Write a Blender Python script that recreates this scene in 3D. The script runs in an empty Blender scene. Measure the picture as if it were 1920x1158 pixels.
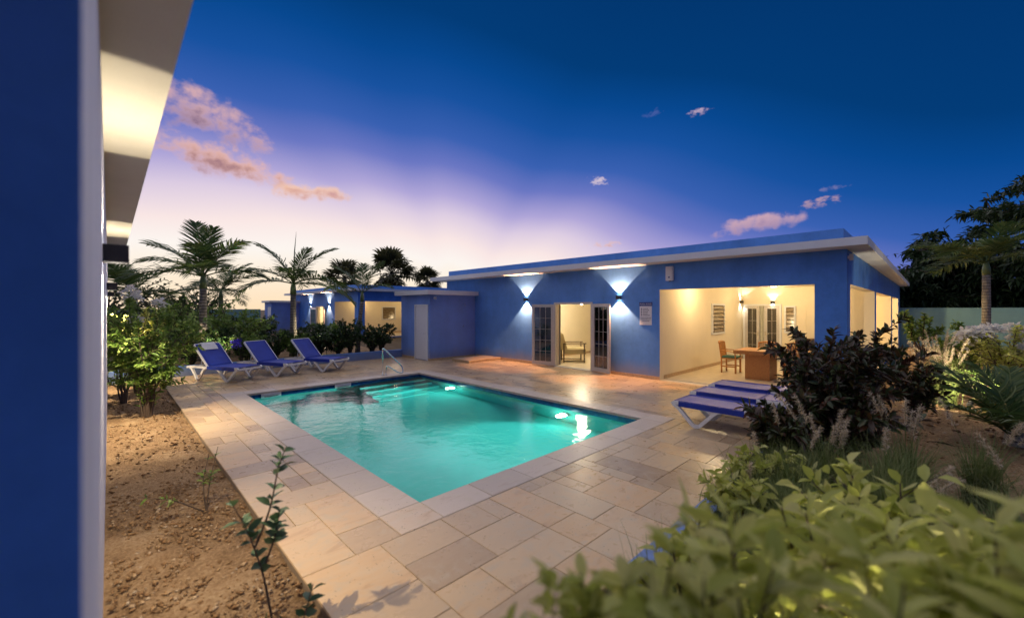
import bpy, math, random
import numpy as np
from mathutils import Vector, Matrix
R = math.radians
SC = bpy.context.scene
COL = SC.collection

# ------------------------------------------------------------ camera
YAW = R(44.4)
cam = bpy.data.cameras.new('camera'); camo = bpy.data.objects.new('camera', cam); COL.objects.link(camo)
cam.sensor_width = 36.0; cam.lens = 36.0*771/1920; cam.clip_start = .02; cam.clip_end = 3000
camo.location = (0, 0, 1.95); camo.rotation_euler = (R(90), 0, -YAW)
cam.dof.use_dof = True; cam.dof.focus_distance = 9.0; cam.dof.aperture_fstop = .8
SC.camera = camo
FW = Vector((math.sin(YAW), math.cos(YAW), 0)); RT = Vector((math.cos(YAW), -math.sin(YAW), 0))

def lin(r, g, b, a=1.0):
    f = lambda c: (c/255/12.92 if c/255 <= .04045 else ((c/255+.055)/1.055)**2.4)
    return (f(r), f(g), f(b), a)

# ------------------------------------------------------------ sky at dusk
world = bpy.data.worlds.new('World'); SC.world = world; world.use_nodes = True
wn = world.node_tree; wn.nodes.clear(); WL = wn.links
def N(t, **k):
    n = wn.nodes.new(t)
    for a, v in k.items(): setattr(n, a, v)
    return n
def M_(op, a, b=None, c=None, clamp=False):
    n = N('ShaderNodeMath', operation=op, use_clamp=clamp)
    for i, v in enumerate((a, b, c)):
        if v is None: continue
        if hasattr(v, 'is_linked'): WL.new(v, n.inputs[i])
        else: n.inputs[i].default_value = v
    return n.outputs[0]
def VM(op, a, b):
    n = N('ShaderNodeVectorMath', operation=op)
    for i, v in enumerate((a, b)):
        if hasattr(v, 'is_linked'): WL.new(v, n.inputs[i])
        else: n.inputs[i].default_value = v
    return n
def sky_ramp(fac, stops):
    n = N('ShaderNodeValToRGB'); e = n.color_ramp.elements
    n.color_ramp.interpolation = 'LINEAR'
    while len(e) > 1: e.remove(e[-1])
    e[0].position = stops[0][0]; e[0].color = lin(*stops[0][1])
    for p, c in stops[1:]:
        k = e.new(p); k.color = lin(*c)
    WL.new(fac, n.inputs[0]); return n.outputs[0]
def mixc(f, a, b):
    n = N('ShaderNodeMix', data_type='RGBA')
    for s, v in ((n.inputs[0], f), (n.inputs[6], a), (n.inputs[7], b)):
        if hasattr(v, 'is_linked'): WL.new(v, s)
        else: s.default_value = v
    return n.outputs[2]
tc = N('ShaderNodeTexCoord'); D = tc.outputs['Generated']
sep = N('ShaderNodeSeparateXYZ'); WL.new(D, sep.inputs[0])
elev = M_('MULTIPLY', M_('ARCSINE', M_('MAXIMUM', sep.outputs[2], 0.0)), 180/math.pi)   # degrees above the horizon
flat = N('ShaderNodeVectorMath', operation='MULTIPLY'); WL.new(D, flat.inputs[0]); flat.inputs[1].default_value = (1, 1, 0)
fn = N('ShaderNodeVectorMath', operation='NORMALIZE'); WL.new(flat.outputs[0], fn.inputs[0])
SUNAZ = R(15)                                                        # afterglow, from +Y towards +X
az = VM('DOT_PRODUCT', fn.outputs[0], (math.sin(SUNAZ), math.cos(SUNAZ), 0)).outputs['Value']
shift = M_('SMOOTH_MIN', M_('SUBTRACT', M_('MULTIPLY', M_('SUBTRACT', 1.0, az), 23.0), .1), 18.5, 4.0)   # the twilight arch sinks away from the afterglow
RA = R(36.5); RE = R(-3)                                             # faint rays fanning out from where the sun went down
rc = Vector((math.sin(RA)*math.cos(RE), math.cos(RA)*math.cos(RE), math.sin(RE))); r1 = Vector((math.cos(RA), -math.sin(RA), 0)); r2_ = r1.cross(rc); r2_ = r2_ if r2_.z > 0 else -r2_
phi = M_('ARCTAN2', VM('DOT_PRODUCT', D, tuple(r2_)).outputs['Value'], VM('DOT_PRODUCT', D, tuple(r1)).outputs['Value'])
rn = N('ShaderNodeTexNoise', noise_dimensions='1D'); rn.inputs['Scale'].default_value = 2.4; rn.inputs['Detail'].default_value = .6; WL.new(M_('ADD', phi, 5.3), rn.inputs['W'])
shift = M_('ADD', shift, M_('MULTIPLY', M_('SUBTRACT', rn.outputs[0], .5), 2.4))
skyc = sky_ramp(M_('DIVIDE', M_('ADD', elev, shift), 90.0), [(p/90, c) for p, c in ((0, (255, 226, 188)), (4, (255, 238, 214)), (7.5, (253, 246, 240)), (10.4, (250, 231, 229)), (13.7, (220, 204, 226)), (16.2, (176, 166, 216)),
    (19.9, (108, 120, 195)), (23.3, (58, 97, 178)), (27.8, (24, 82, 160)), (31.7, (8, 72, 144)), (36, (3, 60, 120)), (50, (2, 50, 104)), (90, (2, 40, 92)))])
# small clouds still lit from below the horizon
cn = N('ShaderNodeTexNoise'); cn.inputs['Scale'].default_value = 20; cn.inputs['Detail'].default_value = 7; cn.inputs['Roughness'].default_value = .55
WL.new(VM('MULTIPLY', D, (1, 1, 1.7)).outputs[0], cn.inputs['Vector'])
cn2 = N('ShaderNodeTexNoise'); cn2.inputs['Scale'].default_value = 55; cn2.inputs['Detail'].default_value = 5
WL.new(D, cn2.inputs['Vector'])
noise = M_('ADD', M_('MULTIPLY', M_('SUBTRACT', cn.outputs[0], .5), 2.6), M_('MULTIPLY', M_('SUBTRACT', cn2.outputs[0], .5), 1.5))
def tex(scale, det):
    n = N('ShaderNodeTexNoise'); n.inputs['Scale'].default_value = scale; n.inputs['Detail'].default_value = det; WL.new(VM('MULTIPLY', D, (1, 1, 1.8)).outputs[0], n.inputs['Vector']); return n.outputs[0]
noise_s = M_('ADD', M_('MULTIPLY', M_('SUBTRACT', tex(62, 6), .5), 3.4), M_('MULTIPLY', M_('SUBTRACT', tex(150, 4), .5), 1.2))
def cloud(base, az_deg, el_deg, hw, hh, tilt, dark, light, op):
    a, e = R(az_deg), R(el_deg)
    C = Vector((math.sin(a)*math.cos(e), math.cos(a)*math.cos(e), math.sin(e)))
    T1 = Vector((math.cos(a), -math.sin(a), 0)); T2 = T1.cross(C); 
    if T2.z < 0: T2 = -T2
    t = R(tilt); U = T1*math.cos(t)+T2*math.sin(t); V = T2*math.cos(t)-T1*math.sin(t)
    u = M_('DIVIDE', VM('DOT_PRODUCT', D, U).outputs['Value'], R(hw)); 
    vv = M_('SUBTRACT', VM('DOT_PRODUCT', D, V).outputs['Value'], V.dot(C)); vv = M_('DIVIDE', vv, R(hh))
    u = M_('SUBTRACT', u, U.dot(C)/R(hw))
    front = M_('GREATER_THAN', VM('DOT_PRODUCT', D, C).outputs['Value'], .5)
    r2 = M_('ADD', M_('MULTIPLY', u, u), M_('MULTIPLY', vv, vv))
    den = M_('ADD', M_('SUBTRACT', .95 if hw > 3 else .7, r2), noise if hw > 3 else noise_s)
    mr = N('ShaderNodeMapRange', interpolation_type='SMOOTHSTEP'); WL.new(den, mr.inputs[0]); mr.inputs[1].default_value = .0; mr.inputs[2].default_value = 1.15
    mask = M_('MULTIPLY', M_('MULTIPLY', mr.outputs[0], op), front)
    body = N('ShaderNodeMapRange', interpolation_type='SMOOTHSTEP'); WL.new(M_('SUBTRACT', den, M_('MULTIPLY', vv, .7)), body.inputs[0])
    body.inputs[1].default_value = .5; body.inputs[2].default_value = 1.7
    return mixc(mask, base, mixc(body.outputs[0], lin(*light), lin(*dark)))
def pxdir(px, py):
    v = (FW + RT*((px-960)/771) + Vector((0, 0, (579-py)/771))).normalized()
    return math.degrees(math.atan2(v.x, v.y)), math.degrees(math.asin(v.z))
for px, py, w, h, tl, dk, lt, op in ((365, 210, 8.0, 2.6, -16, (128, 104, 132), (214, 172, 178), .95), (425, 303, 8.6, 2.1, -12, (158, 116, 124), (236, 184, 166), .95),
        (585, 361, 5.4, 1.2, 2, (206, 150, 142), (246, 200, 172), .85), (1120, 339, 1.6, .75, -10, (190, 180, 206), (226, 206, 216), .9),
        (1312, 209, 1.6, .55, 5, (150, 140, 180), (206, 178, 196), .85), (1536, 379, 2.2, .7, 6, (130, 120, 160), (190, 156, 170), .9), (1556, 353, 1.6, .4, 0, (110, 116, 168), (150, 140, 180), .6),
        (1420, 419, 5.6, 1.2, 5, (160, 134, 168), (206, 168, 182), .95), (1135, 458, 2.6, .5, 2, (214, 174, 176), (232, 190, 184), .8), (1225, 212, 1.5, .5, 10, (80, 100, 170), (100, 110, 176), .5)):
    A_, E_ = pxdir(px, py); skyc = cloud(skyc, A_, E_, w, h, tl, dk, lt, op)
bg = N('ShaderNodeBackground'); WL.new(skyc, bg.inputs[0]); bg.inputs[1].default_value = 1.0
wo = N('ShaderNodeOutputWorld'); WL.new(bg.outputs[0], wo.inputs[0])

# soft glow of the western sky after sunset
sd = bpy.data.lights.new('dusk_sun', 'SUN'); sd.energy = 1.95; sd.angle = R(150); sd.color = (1.0, .91, .90)
so = bpy.data.objects.new('dusk_sun', sd); COL.objects.link(so); so.rotation_euler = Vector((-math.sin(SUNAZ)*math.cos(R(58)), -math.cos(SUNAZ)*math.cos(R(58)), -math.sin(R(58)))).to_track_quat('-Z', 'Y').to_euler()
SC.view_settings.view_transform = 'Standard'; SC.view_settings.look = 'None'; SC.view_settings.gamma = 1; SC.view_settings.exposure = 0
SC.render.engine = 'CYCLES'
SC.cycles.max_bounces = 7; SC.cycles.diffuse_bounces = 3; SC.cycles.glossy_bounces = 3; SC.cycles.transparent_max_bounces = 12
SC.cycles.sample_clamp_indirect = 4.0; SC.cycles.caustics_reflective = False; SC.cycles.caustics_refractive = False
SC.cycles.use_denoising = True

# ------------------------------------------------------------ materials
MAT = {}
class NT:
    def __init__(s, name):
        s.m = bpy.data.materials.new(name); s.m.use_nodes = True; s.t = s.m.node_tree; s.t.nodes.clear(); MAT[name] = s.m
        s.out = s.n('ShaderNodeOutputMaterial')
    def n(s, t, **k):
        n = s.t.nodes.new(t)
        for a, v in k.items(): setattr(n, a, v)
        return n
    def put(s, sock, v):
        if hasattr(v, 'is_linked'): s.t.links.new(v, sock)
        else: sock.default_value = v
    def math(s, op, a, b=0.0, clamp=False):
        n = s.n('ShaderNodeMath', operation=op, use_clamp=clamp); s.put(n.inputs[0], a); s.put(n.inputs[1], b); return n.outputs[0]
    def noise(s, scale, detail=4, rough=.5, vec=None, dist=0):
        n = s.n('ShaderNodeTexNoise'); n.inputs['Scale'].default_value = scale; n.inputs['Detail'].default_value = detail; n.inputs['Roughness'].default_value = rough
        n.inputs['Distortion'].default_value = dist
        if vec is not None: s.put(n.inputs['Vector'], vec)
        return n.outputs[0]
    def pos(s): return s.n('ShaderNodeNewGeometry').outputs['Position']
    def vscale(s, v, k):
        n = s.n('ShaderNodeVectorMath', operation='MULTIPLY'); s.put(n.inputs[0], v); n.inputs[1].default_value = k; return n.outputs[0]
    def vadd(s, v, w):
        n = s.n('ShaderNodeVectorMath', operation='ADD'); s.put(n.inputs[0], v); s.put(n.inputs[1], w); return n.outputs[0]
    def ramp(s, f, stops, interp='LINEAR'):
        n = s.n('ShaderNodeValToRGB'); n.color_ramp.interpolation = interp; e = n.color_ramp.elements
        while len(e) > 1: e.remove(e[-1])
        e[0].position = stops[0][0]; e[0].color = (*stops[0][1], 1)
        for p, c in stops[1:]:
            k = e.new(p); k.color = (*c, 1)
        s.put(n.inputs[0], f); return n.outputs[0]
    def mix(s, f, a, b, mode='MIX'):
        n = s.n('ShaderNodeMix', data_type='RGBA', blend_type=mode); s.put(n.inputs[0], f); s.put(n.inputs[6], a); s.put(n.inputs[7], b); return n.outputs[2]
    def maprange(s, f, a, b, c=0., d=1.):
        n = s.n('ShaderNodeMapRange', interpolation_type='SMOOTHSTEP'); s.put(n.inputs[0], f)
        for i, v in enumerate((a, b, c, d)): n.inputs[i+1].default_value = v
        return n.outputs[0]
    def bump(s, h, strength=.3, dist=.01):
        n = s.n('ShaderNodeBump'); n.inputs['Strength'].default_value = strength; n.inputs['Distance'].default_value = dist; s.put(n.inputs['Height'], h); return n.outputs[0]
    def bsdf(s, col, rough=.6, normal=None, metal=0., spec=.5):
        b = s.n('ShaderNodeBsdfPrincipled'); s.put(b.inputs['Base Color'], col); s.put(b.inputs['Roughness'], rough); b.inputs['Metallic'].default_value = metal
        b.inputs['Specular IOR Level'].default_value = spec
        if normal is not None: s.put(b.inputs['Normal'], normal)
        s.t.links.new(b.outputs[0], s.out.inputs[0]); return b
    def rnd(s):
        o = s.n('ShaderNodeObjectInfo').outputs['Random']; i = s.n('ShaderNodeNewGeometry').outputs['Random Per Island']
        return s.math('FRACT', s.math('ADD', s.math('MULTIPLY', o, 7.13), i))
def c4(c): return (*c, 1)

def paint(name, col, var=.12, rough=.75, bs=.25, stain=.0):
    t = NT(name); p = t.pos()
    big = t.noise(.9, 6, .65, p); fine = t.noise(60, 4, .6, p); streak = t.noise(2.2, 4, .6, t.vscale(p, (1, 1, .18))); trowel = t.noise(7, 5, .6, p, 1.0)
    f = t.math('ADD', t.math('ADD', t.math('MULTIPLY', big, .5), t.math('MULTIPLY', streak, .3)), t.math('MULTIPLY', trowel, .2))
    cc = t.ramp(f, [(.34, tuple(x*(1-var) for x in col)), (.66, tuple(min(1, x*(1+var)) for x in col))])
    if stain:                                          # splashed soil and faded paint low on the wall
        sz = t.n('ShaderNodeSeparateXYZ'); t.put(sz.inputs[0], p); low_ = t.maprange(t.math('ADD', sz.outputs[2], t.math('MULTIPLY', streak, -.5)), .25, -.22)
        cc = t.mix(t.math('MULTIPLY', low_, stain), cc, c4((.26, .24, .25)))
    t.bsdf(cc, rough, t.bump(t.math('ADD', fine, t.math('MULTIPLY', trowel, 1.2)), bs, .006), spec=.3); return t.m
BLUE = paint('blue_render', (.088, .245, .63), .24, stain=.6)
PALE = paint('pale_render', (.50, .52, .64), .16, bs=.6)
CREAM = paint('cream_paint', (.76, .67, .50), .05)
WHITE_P = paint('white_paint', (.66, .67, .68), .06)
KERB = paint('kerb_paint', (.16, .25, .50), .2); SOFFIT = paint('soffit_paint', (.60, .60, .56), .06)
GWALL = paint('garden_wall_paint', (.20, .36, .35), .15)
DOORW = paint('door_paint', (.62, .63, .68), .04, .45, .05)

def plain(name, col, rough=.5, metal=0., spec=.5, nscale=25, var=.1):
    t = NT(name); nz = t.noise(nscale, 4, .55, t.pos())
    t.bsdf(t.ramp(nz, [(.3, tuple(x*(1-var) for x in col)), (.7, tuple(min(1, x*(1+var)) for x in col))]), rough, t.bump(nz, .08, .003), metal, spec); return t.m
PLASTIC = plain('white_plastic', (.72, .72, .74), .35)
ALU = plain('grey_aluminium', (.50, .47, .44), .4, .3)
STEEL = plain('stainless_steel', (.72, .73, .74), .16, 1.0)
LAMPM = plain('dark_bronze', (.035, .032, .03), .4, .4)
RUBBER = plain('black_plastic', (.02, .02, .022), .5)
NAVY = plain('navy_tile', (.012, .06, .20), .25, nscale=9, var=.35)
CUSH = plain('green_cushion', (.035, .10, .085), .9)
UPH = plain('beige_upholstery', (.44, .36, .20), .95, nscale=120)
CURT = plain('grey_curtain', (.40, .39, .32), .95)
ROOFM = plain('roof_felt', (.25, .26, .29), .9)
SIGNW = plain('sign_white', (.70, .70, .72), .35, var=.03); SIGNB = plain('sign_blue', (.015, .03, .19), .35, var=.03); INK = plain('sign_ink', (.05, .06, .12), .5)
GROUT = plain('grout', (.27, .205, .145), .95)
FLOORT = plain('porch_floor_tile', (.70, .60, .44), .28, nscale=6, var=.12)
SKIRT = plain('skirting_stone', (.46, .32, .19), .5, nscale=18, var=.2)
def sling():
    t = NT('blue_sling'); p = t.pos(); w = t.noise(300, 2, .5, p); b = t.noise(4, 3, .5, p)
    t.bsdf(t.ramp(b, [(.3, (.006, .024, .27)), (.7, (.010, .038, .36))]), .5, t.bump(w, .3, .002), spec=.35); return t.m
SLING = sling(); LOUV = plain('louvre_glass', (.17, .12, .065), .2)
def wood():
    t = NT('teak'); p = t.n('ShaderNodeTexCoord').outputs['Object']
    g = t.noise(5, 6, .6, t.vscale(p, (1, 9, 9)), 1.2); f = t.noise(40, 4, .6, t.vscale(p, (1, 6, 6)))
    cc = t.ramp(t.math('ADD', t.math('MULTIPLY', g, .7), t.math('MULTIPLY', f, .3)), [(.3, (.22, .08, .02)), (.5, (.46, .20, .055)), (.72, (.60, .31, .10))])
    t.bsdf(cc, .38, t.bump(f, .15, .003)); return t.m
TEAK = wood()
def travertine(name, a, b, c, rough0=.3):
    t = NT(name); p = t.pos(); r = t.rnd()
    comb = t.n('ShaderNodeCombineXYZ'); t.put(comb.inputs[2], t.math('MULTIPLY', r, 37.)); t.put(comb.inputs[0], t.math('MULTIPLY', r, 11.))
    q = t.vadd(p, comb.outputs[0])
    vein = t.noise(2.6, 7, .62, t.vscale(q, (1, 3.2, 1)), .8); cl = t.noise(7, 5, .6, q, .4); fine = t.noise(90, 3, .6, q)
    base = t.ramp(t.math('ADD', t.math('MULTIPLY', r, .75), t.math('MULTIPLY', vein, .42)), [(.18, a), (.5, b), (.8, c), (1.0, (c[0]*1.0, c[1]*.86, c[2]*.68))])
    base = t.mix(t.math('MULTIPLY', t.maprange(cl, .48, .75), .7), base, c4((a[0]*.25+.40, a[1]*.3+.33, a[2]*.3+.24)))
    base = t.mix(t.math('MULTIPLY', t.maprange(vein, .56, .66), .35), base, c4((.33, .21, .13)))
    v = t.n('ShaderNodeTexVoronoi'); v.inputs['Scale'].default_value = 26; t.put(v.inputs['Vector'], t.vadd(t.vscale(q, (1, 1.6, 1)), t.vscale(q, (0, 0, 0))))
    reg = t.maprange(t.noise(3.4, 3, .6, q), .46, .6)
    hole = t.math('MULTIPLY', t.math('LESS_THAN', v.outputs['Distance'], t.math('MULTIPLY', t.math('ADD', fine, -.22), .42)), reg)
    base = t.mix(hole, base, c4((.075, .05, .035)))
    h = t.math('SUBTRACT', t.math('MULTIPLY', fine, .25), hole)
    rough = t.math('ADD', t.math('ADD', rough0, t.math('MULTIPLY', cl, .28)), t.math('MULTIPLY', hole, .4))
    t.bsdf(base, rough, t.bump(h, .35, .003), spec=.5); return t.m
TRAV = travertine('travertine', (.31, .205, .115), (.47, .335, .195), (.57, .41, .235), .17)
COPE = travertine('coping_travertine', (.46, .385, .32), (.52, .43, .36), (.56, .47, .39), .3)
def soil(name, a, b, c):
    t = NT(name); p = t.pos(); n1 = t.noise(1.6, 6, .65, p); n2 = t.noise(38, 6, .7, p); n3 = t.noise(150, 3, .6, p)
    f = t.math('ADD', t.math('MULTIPLY', n1, .45), t.math('MULTIPLY', n2, .55))
    cc = t.ramp(f, [(.34, a), (.5, b), (.66, c)])
    t.bsdf(cc, .95, t.bump(t.math('ADD', n2, t.math('MULTIPLY', n3, .4)), 1.0, .03), spec=.15); return t.m
SOIL = soil('brown_soil', (.12, .07, .036), (.31, .20, .11), (.50, .36, .22))
EARTH = soil('dry_earth', (.06, .045, .028), (.12, .085, .05), (.17, .13, .08))
def stone_mat():
    t = NT('pebble_stone'); r = t.rnd(); n = t.noise(50, 4, .6, t.pos())
    cc = t.mix(t.math('MULTIPLY', n, .5), t.ramp(r, [(0, (.12, .065, .03)), (.5, (.27, .155, .075)), (.85, (.40, .27, .15)), (1, (.5, .42, .32))]), c4((.2, .12, .06)))
    t.bsdf(cc, .9, t.bump(n, .5, .01), spec=.2); return t.m
STONE = stone_mat()
def leaf(name, cols, trans=.35, rough=.45, spec=.4):
    t = NT(name); r = t.rnd(); n = t.noise(14, 3, .5, t.pos())
    k = len(cols); cc = t.ramp(t.math('ADD', t.math('MULTIPLY', r, .8), t.math('MULTIPLY', n, .2)), [(.08+.84*i/(k-1), c) for i, c in enumerate(cols)])
    b = t.bsdf(cc, rough, spec=spec); tr = t.n('ShaderNodeBsdfTranslucent'); t.put(tr.inputs[0], cc)
    m = t.n('ShaderNodeMixShader'); m.inputs[0].default_value = trans
    t.t.links.new(b.outputs[0], m.inputs[1]); t.t.links.new(tr.outputs[0], m.inputs[2]); t.t.links.new(m.outputs[0], t.out.inputs[0]); return t.m
LF_DARK = leaf('dark_hedge_leaf', [(.018, .045, .014), (.032, .075, .022), (.075, .13, .03)], .2, .3)
LF_GREEN = leaf('green_leaf', [(.08, .16, .03), (.16, .27, .05), (.30, .40, .11)], .4)
LF_LIGHT = leaf('light_green_leaf', [(.32, .37, .06), (.50, .53, .12), (.66, .64, .26)], .5)
LF_PALM = leaf('palm_leaf', [(.04, .085, .025), (.075, .13, .036), (.15, .19, .055)], .35)
LF_FAN = leaf('fan_palm_leaf', [(.05, .055, .02), (.075, .08, .03), (.13, .12, .05)], .35)
LF_DEAD = leaf('dry_frond', [(.12, .075, .035), (.2, .13, .06), (.28, .19, .09)], .3, .8)
LF_RED = leaf('dark_red_leaf', [(.02, .02, .010), (.055, .02, .013), (.03, .05, .016), (.05, .07, .02), (.13, .04, .018)], .2, .35)
LF_TREE = leaf('tree_leaf', [(.014, .032, .012), (.028, .055, .018), (.05, .085, .03)], .3)
LF_GRASS = leaf('grass_blade', [(.09, .14, .03), (.16, .21, .06), (.30, .31, .12)], .4)
LF_PLUME = leaf('grass_plume', [(.5, .38, .22), (.64, .52, .36), (.70, .62, .50)], .5, .8)
LF_SILV = leaf('sapling_leaf', [(.03, .075, .03), (.05, .11, .045), (.10, .15, .10)], .25)
FL_WHITE = leaf('white_petal', [(.62, .60, .58), (.75, .74, .72), (.8, .78, .76)], .4, .7)
FL_BLUE = leaf('violet_petal', [(.10, .07, .62), (.17, .12, .8), (.26, .2, .85)], .4, .7)
BARK = plain('bark', (.10, .07, .045), .9, nscale=30, var=.4); TWIG = plain('twig', (.085, .06, .045), .85, nscale=40, var=.3)
def palm_trunk():
    t = NT('palm_trunk'); p = t.pos(); sz = t.n('ShaderNodeSeparateXYZ'); t.put(sz.inputs[0], p)
    ring = t.math('SINE', t.math('MULTIPLY', sz.outputs[2], 62.)); n = t.noise(9, 5, .6, p)
    cc = t.mix(t.maprange(ring, .55, 1.0), t.ramp(n, [(.3, (.17, .15, .12)), (.7, (.33, .30, .24))]), c4((.10, .085, .065)))
    t.bsdf(cc, .85, t.bump(t.math('ADD', ring, n), .4, .01), spec=.2); return t.m
TRUNK = palm_trunk(); SHAFT = plain('green_crownshaft', (.10, .15, .05), .45)
def basin():
    t = NT('pool_plaster'); p = t.pos(); n = t.noise(1.3, 4, .5, p); t.bsdf(t.ramp(n, [(.3, (.05, .50, .47)), (.7, (.065, .57, .54))]), .7, spec=.2); return t.m
BASIN = basin()
def water():
    t = NT('pool_water'); p = t.pos()
    a = t.noise(2.6, 3, .5, t.vscale(p, (1, 1, 1)), .6); b = t.noise(9, 3, .5, p, .4); c = t.noise(26, 2, .5, p)
    h = t.math('ADD', t.math('ADD', t.math('MULTIPLY', a, 1.0), t.math('MULTIPLY', b, .30)), t.math('MULTIPLY', c, .08))
    nm = t.bump(h, .17, .06)
    fr = t.n('ShaderNodeFresnel'); fr.inputs[0].default_value = 1.33; t.put(fr.inputs['Normal'], nm)
    gl = t.n('ShaderNodeBsdfGlossy'); gl.inputs['Roughness'].default_value = .06; t.put(gl.inputs['Normal'], nm)
    tr = t.n('ShaderNodeBsdfRefraction'); tr.inputs[0].default_value = (.80, .98, .95, 1); tr.inputs['IOR'].default_value = 1.33; tr.inputs['Roughness'].default_value = .0
    m = t.n('ShaderNodeMixShader'); t.put(m.inputs[0], fr.outputs[0])
    for i, s in ((1, tr), (2, gl)): t.t.links.new(s.outputs[0], m.inputs[i])
    t.t.links.new(m.outputs[0], t.out.inputs[0]); return t.m
WATER = water()
def glass():
    t = NT('window_glass'); fr = t.n('ShaderNodeFresnel'); fr.inputs[0].default_value = 1.6
    gl = t.n('ShaderNodeBsdfGlossy'); gl.inputs['Roughness'].default_value = .03
    tr = t.n('ShaderNodeBsdfTransparent'); tr.inputs[0].default_value = (.30, .32, .37, 1)
    m = t.n('ShaderNodeMixShader'); t.put(m.inputs[0], t.math('ADD', t.math('MULTIPLY', fr.outputs[0], 1.0), .08, True))
    for i, s in ((1, tr), (2, gl)): t.t.links.new(s.outputs[0], m.inputs[i])
    t.t.links.new(m.outputs[0], t.out.inputs[0]); return t.m
GLASS = glass()
def emit(name, col, s):
    t = NT(name); e = t.n('ShaderNodeEmission'); e.inputs[0].default_value = c4(col); e.inputs[1].default_value = s; t.t.links.new(e.outputs[0], t.out.inputs[0]); return t.m
E_LED = emit('led_glow', (1, .93, .82), 45); E_POOL = emit('pool_lamp_glow', (.93, 1, .80), 4); E_GLOBE = emit('globe_glow', (1, .84, .58), 520); E_WARM = emit('warm_lamp_glow', (1, .82, .55), 10)

# ------------------------------------------------------------ mesh helpers
class MB:
    def __init__(s): s.v = []; s.f = []; s.mi = []
    def add(s, vs, fs, mi=0):
        o = len(s.v); s.v += [tuple(v) for v in vs]; s.f += [tuple(i+o for i in f) for f in fs]; s.mi += [mi]*len(fs); return s
    def box(s, x0, x1, y0, y1, z0, z1, mi=0, M=None):
        vs = [Vector((x, y, z)) for z in (z0, z1) for y in (y0, y1) for x in (x0, x1)]
        if M is not None: vs = [M @ v for v in vs]
        return s.add(vs, [(0, 2, 3, 1), (4, 5, 7, 6), (0, 1, 5, 4), (2, 6, 7, 3), (0, 4, 6, 2), (1, 3, 7, 5)], mi)
    def cbox(s, x0, x1, y0, y1, z0, z1, c, mi=0):      # box with chamfered top edges
        vs = [(x0, y0, z0), (x1, y0, z0), (x1, y1, z0), (x0, y1, z0), (x0, y0, z1-c), (x1, y0, z1-c), (x1, y1, z1-c), (x0, y1, z1-c),
              (x0+c, y0+c, z1), (x1-c, y0+c, z1), (x1-c, y1-c, z1), (x0+c, y1-c, z1)]
        fs = [(0, 3, 2, 1)]
        for k in (0, 4):
            for i in range(4):
                j = (i+1) % 4; fs.append((k+i, k+j, k+4+j, k+4+i))
        fs.append((8, 9, 10, 11)); return s.add(vs, fs, mi)
    def tube(s, pts, rad, n=6, mi=0, cap=True):
        pts = [Vector(p) for p in pts]; k = len(pts)
        rad = rad if isinstance(rad, (list, tuple)) else [rad]*k
        vs = []; ref = Vector((0, 0, 1)); prev = None
        for i in range(k):
            t = (pts[min(i+1, k-1)]-pts[max(i-1, 0)])
            if t.length < 1e-9: t = Vector((0, 0, 1))
            t.normalize()
            if prev is None:
                a = t.cross(ref if abs(t.z) < .9 else Vector((1, 0, 0))).normalized()
            else:
                a = (prev - t*prev.dot(t)); a = a.normalized() if a.length > 1e-6 else t.orthogonal().normalized()
            prev = a; b = t.cross(a)
            for j in range(n):
                g = 2*math.pi*j/n; vs.append(pts[i]+(a*math.cos(g)+b*math.sin(g))*rad[i])
        fs = [(i*n+j, i*n+(j+1) % n, (i+1)*n+(j+1) % n, (i+1)*n+j) for i in range(k-1) for j in range(n)]
        if cap: fs += [tuple(range(n-1, -1, -1)), tuple((k-1)*n+j for j in range(n))]
        return s.add(vs, fs, mi)
    def sweep(s, pts, w, h, mi=0):                     # flat bar along points in a plane x=const (y,z profile), width w in x, thickness h
        return s
    def build(s, name, mats, parent=None, smooth=False, loc=None):
        me = bpy.data.meshes.new(name); me.from_pydata(s.v, [], s.f)
        mats = mats if isinstance(mats, (list, tuple)) else [mats]
        for m in mats: me.materials.append(m)
        if len(mats) > 1: me.polygons.foreach_set('material_index', s.mi)
        if smooth: me.polygons.foreach_set('use_smooth', [True]*len(s.f))
        me.update(); return link(name, me, parent, loc)
def link(name, me, parent=None, loc=None):
    o = bpy.data.objects.new(name, me); COL.objects.link(o)
    if parent is not None: o.parent = parent
    if loc is not None: o.location = loc
    return o
def tri_mesh(name, V, F, mats, mi=None, smooth=False):
    me = bpy.data.meshes.new(name); V = np.asarray(V, np.float32); F = np.asarray(F, np.int32)
    me.vertices.add(len(V)); me.vertices.foreach_set('co', V.ravel()); k = F.shape[1]
    me.loops.add(F.size); me.loops.foreach_set('vertex_index', F.ravel())
    me.polygons.add(len(F)); me.polygons.foreach_set('loop_start', np.arange(0, F.size, k, dtype=np.int32)); me.polygons.foreach_set('loop_total', np.full(len(F), k, np.int32))
    for m in (mats if isinstance(mats, (list, tuple)) else [mats]): me.materials.append(m)
    if mi is not None: me.polygons.foreach_set('material_index', np.asarray(mi, np.int32))
    if smooth: me.polygons.foreach_set('use_smooth', np.ones(len(F), bool))
    me.update(calc_edges=True); me.validate(); return me
def thing(name, label, cat, loc=(0, 0, 0), rz=0., group=None):
    o = bpy.data.objects.new(name, None); COL.objects.link(o); o.location = loc; o.rotation_euler = (0, 0, rz); o.empty_display_size = .2
    o['label'] = label; o['category'] = cat
    if group: o['group'] = group
    return o
def tag(o, label=None, cat=None, group=None, kind=None):
    if label: o['label'] = label
    if cat: o['category'] = cat
    if group: o['group'] = group
    if kind: o['kind'] = kind
    return o
def copy_tree(o, parent=None):
    c = o.copy(); COL.objects.link(c)
    if parent is not None: c.parent = parent
    for ch in list(o.children): copy_tree(ch, c)
    return c
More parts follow.
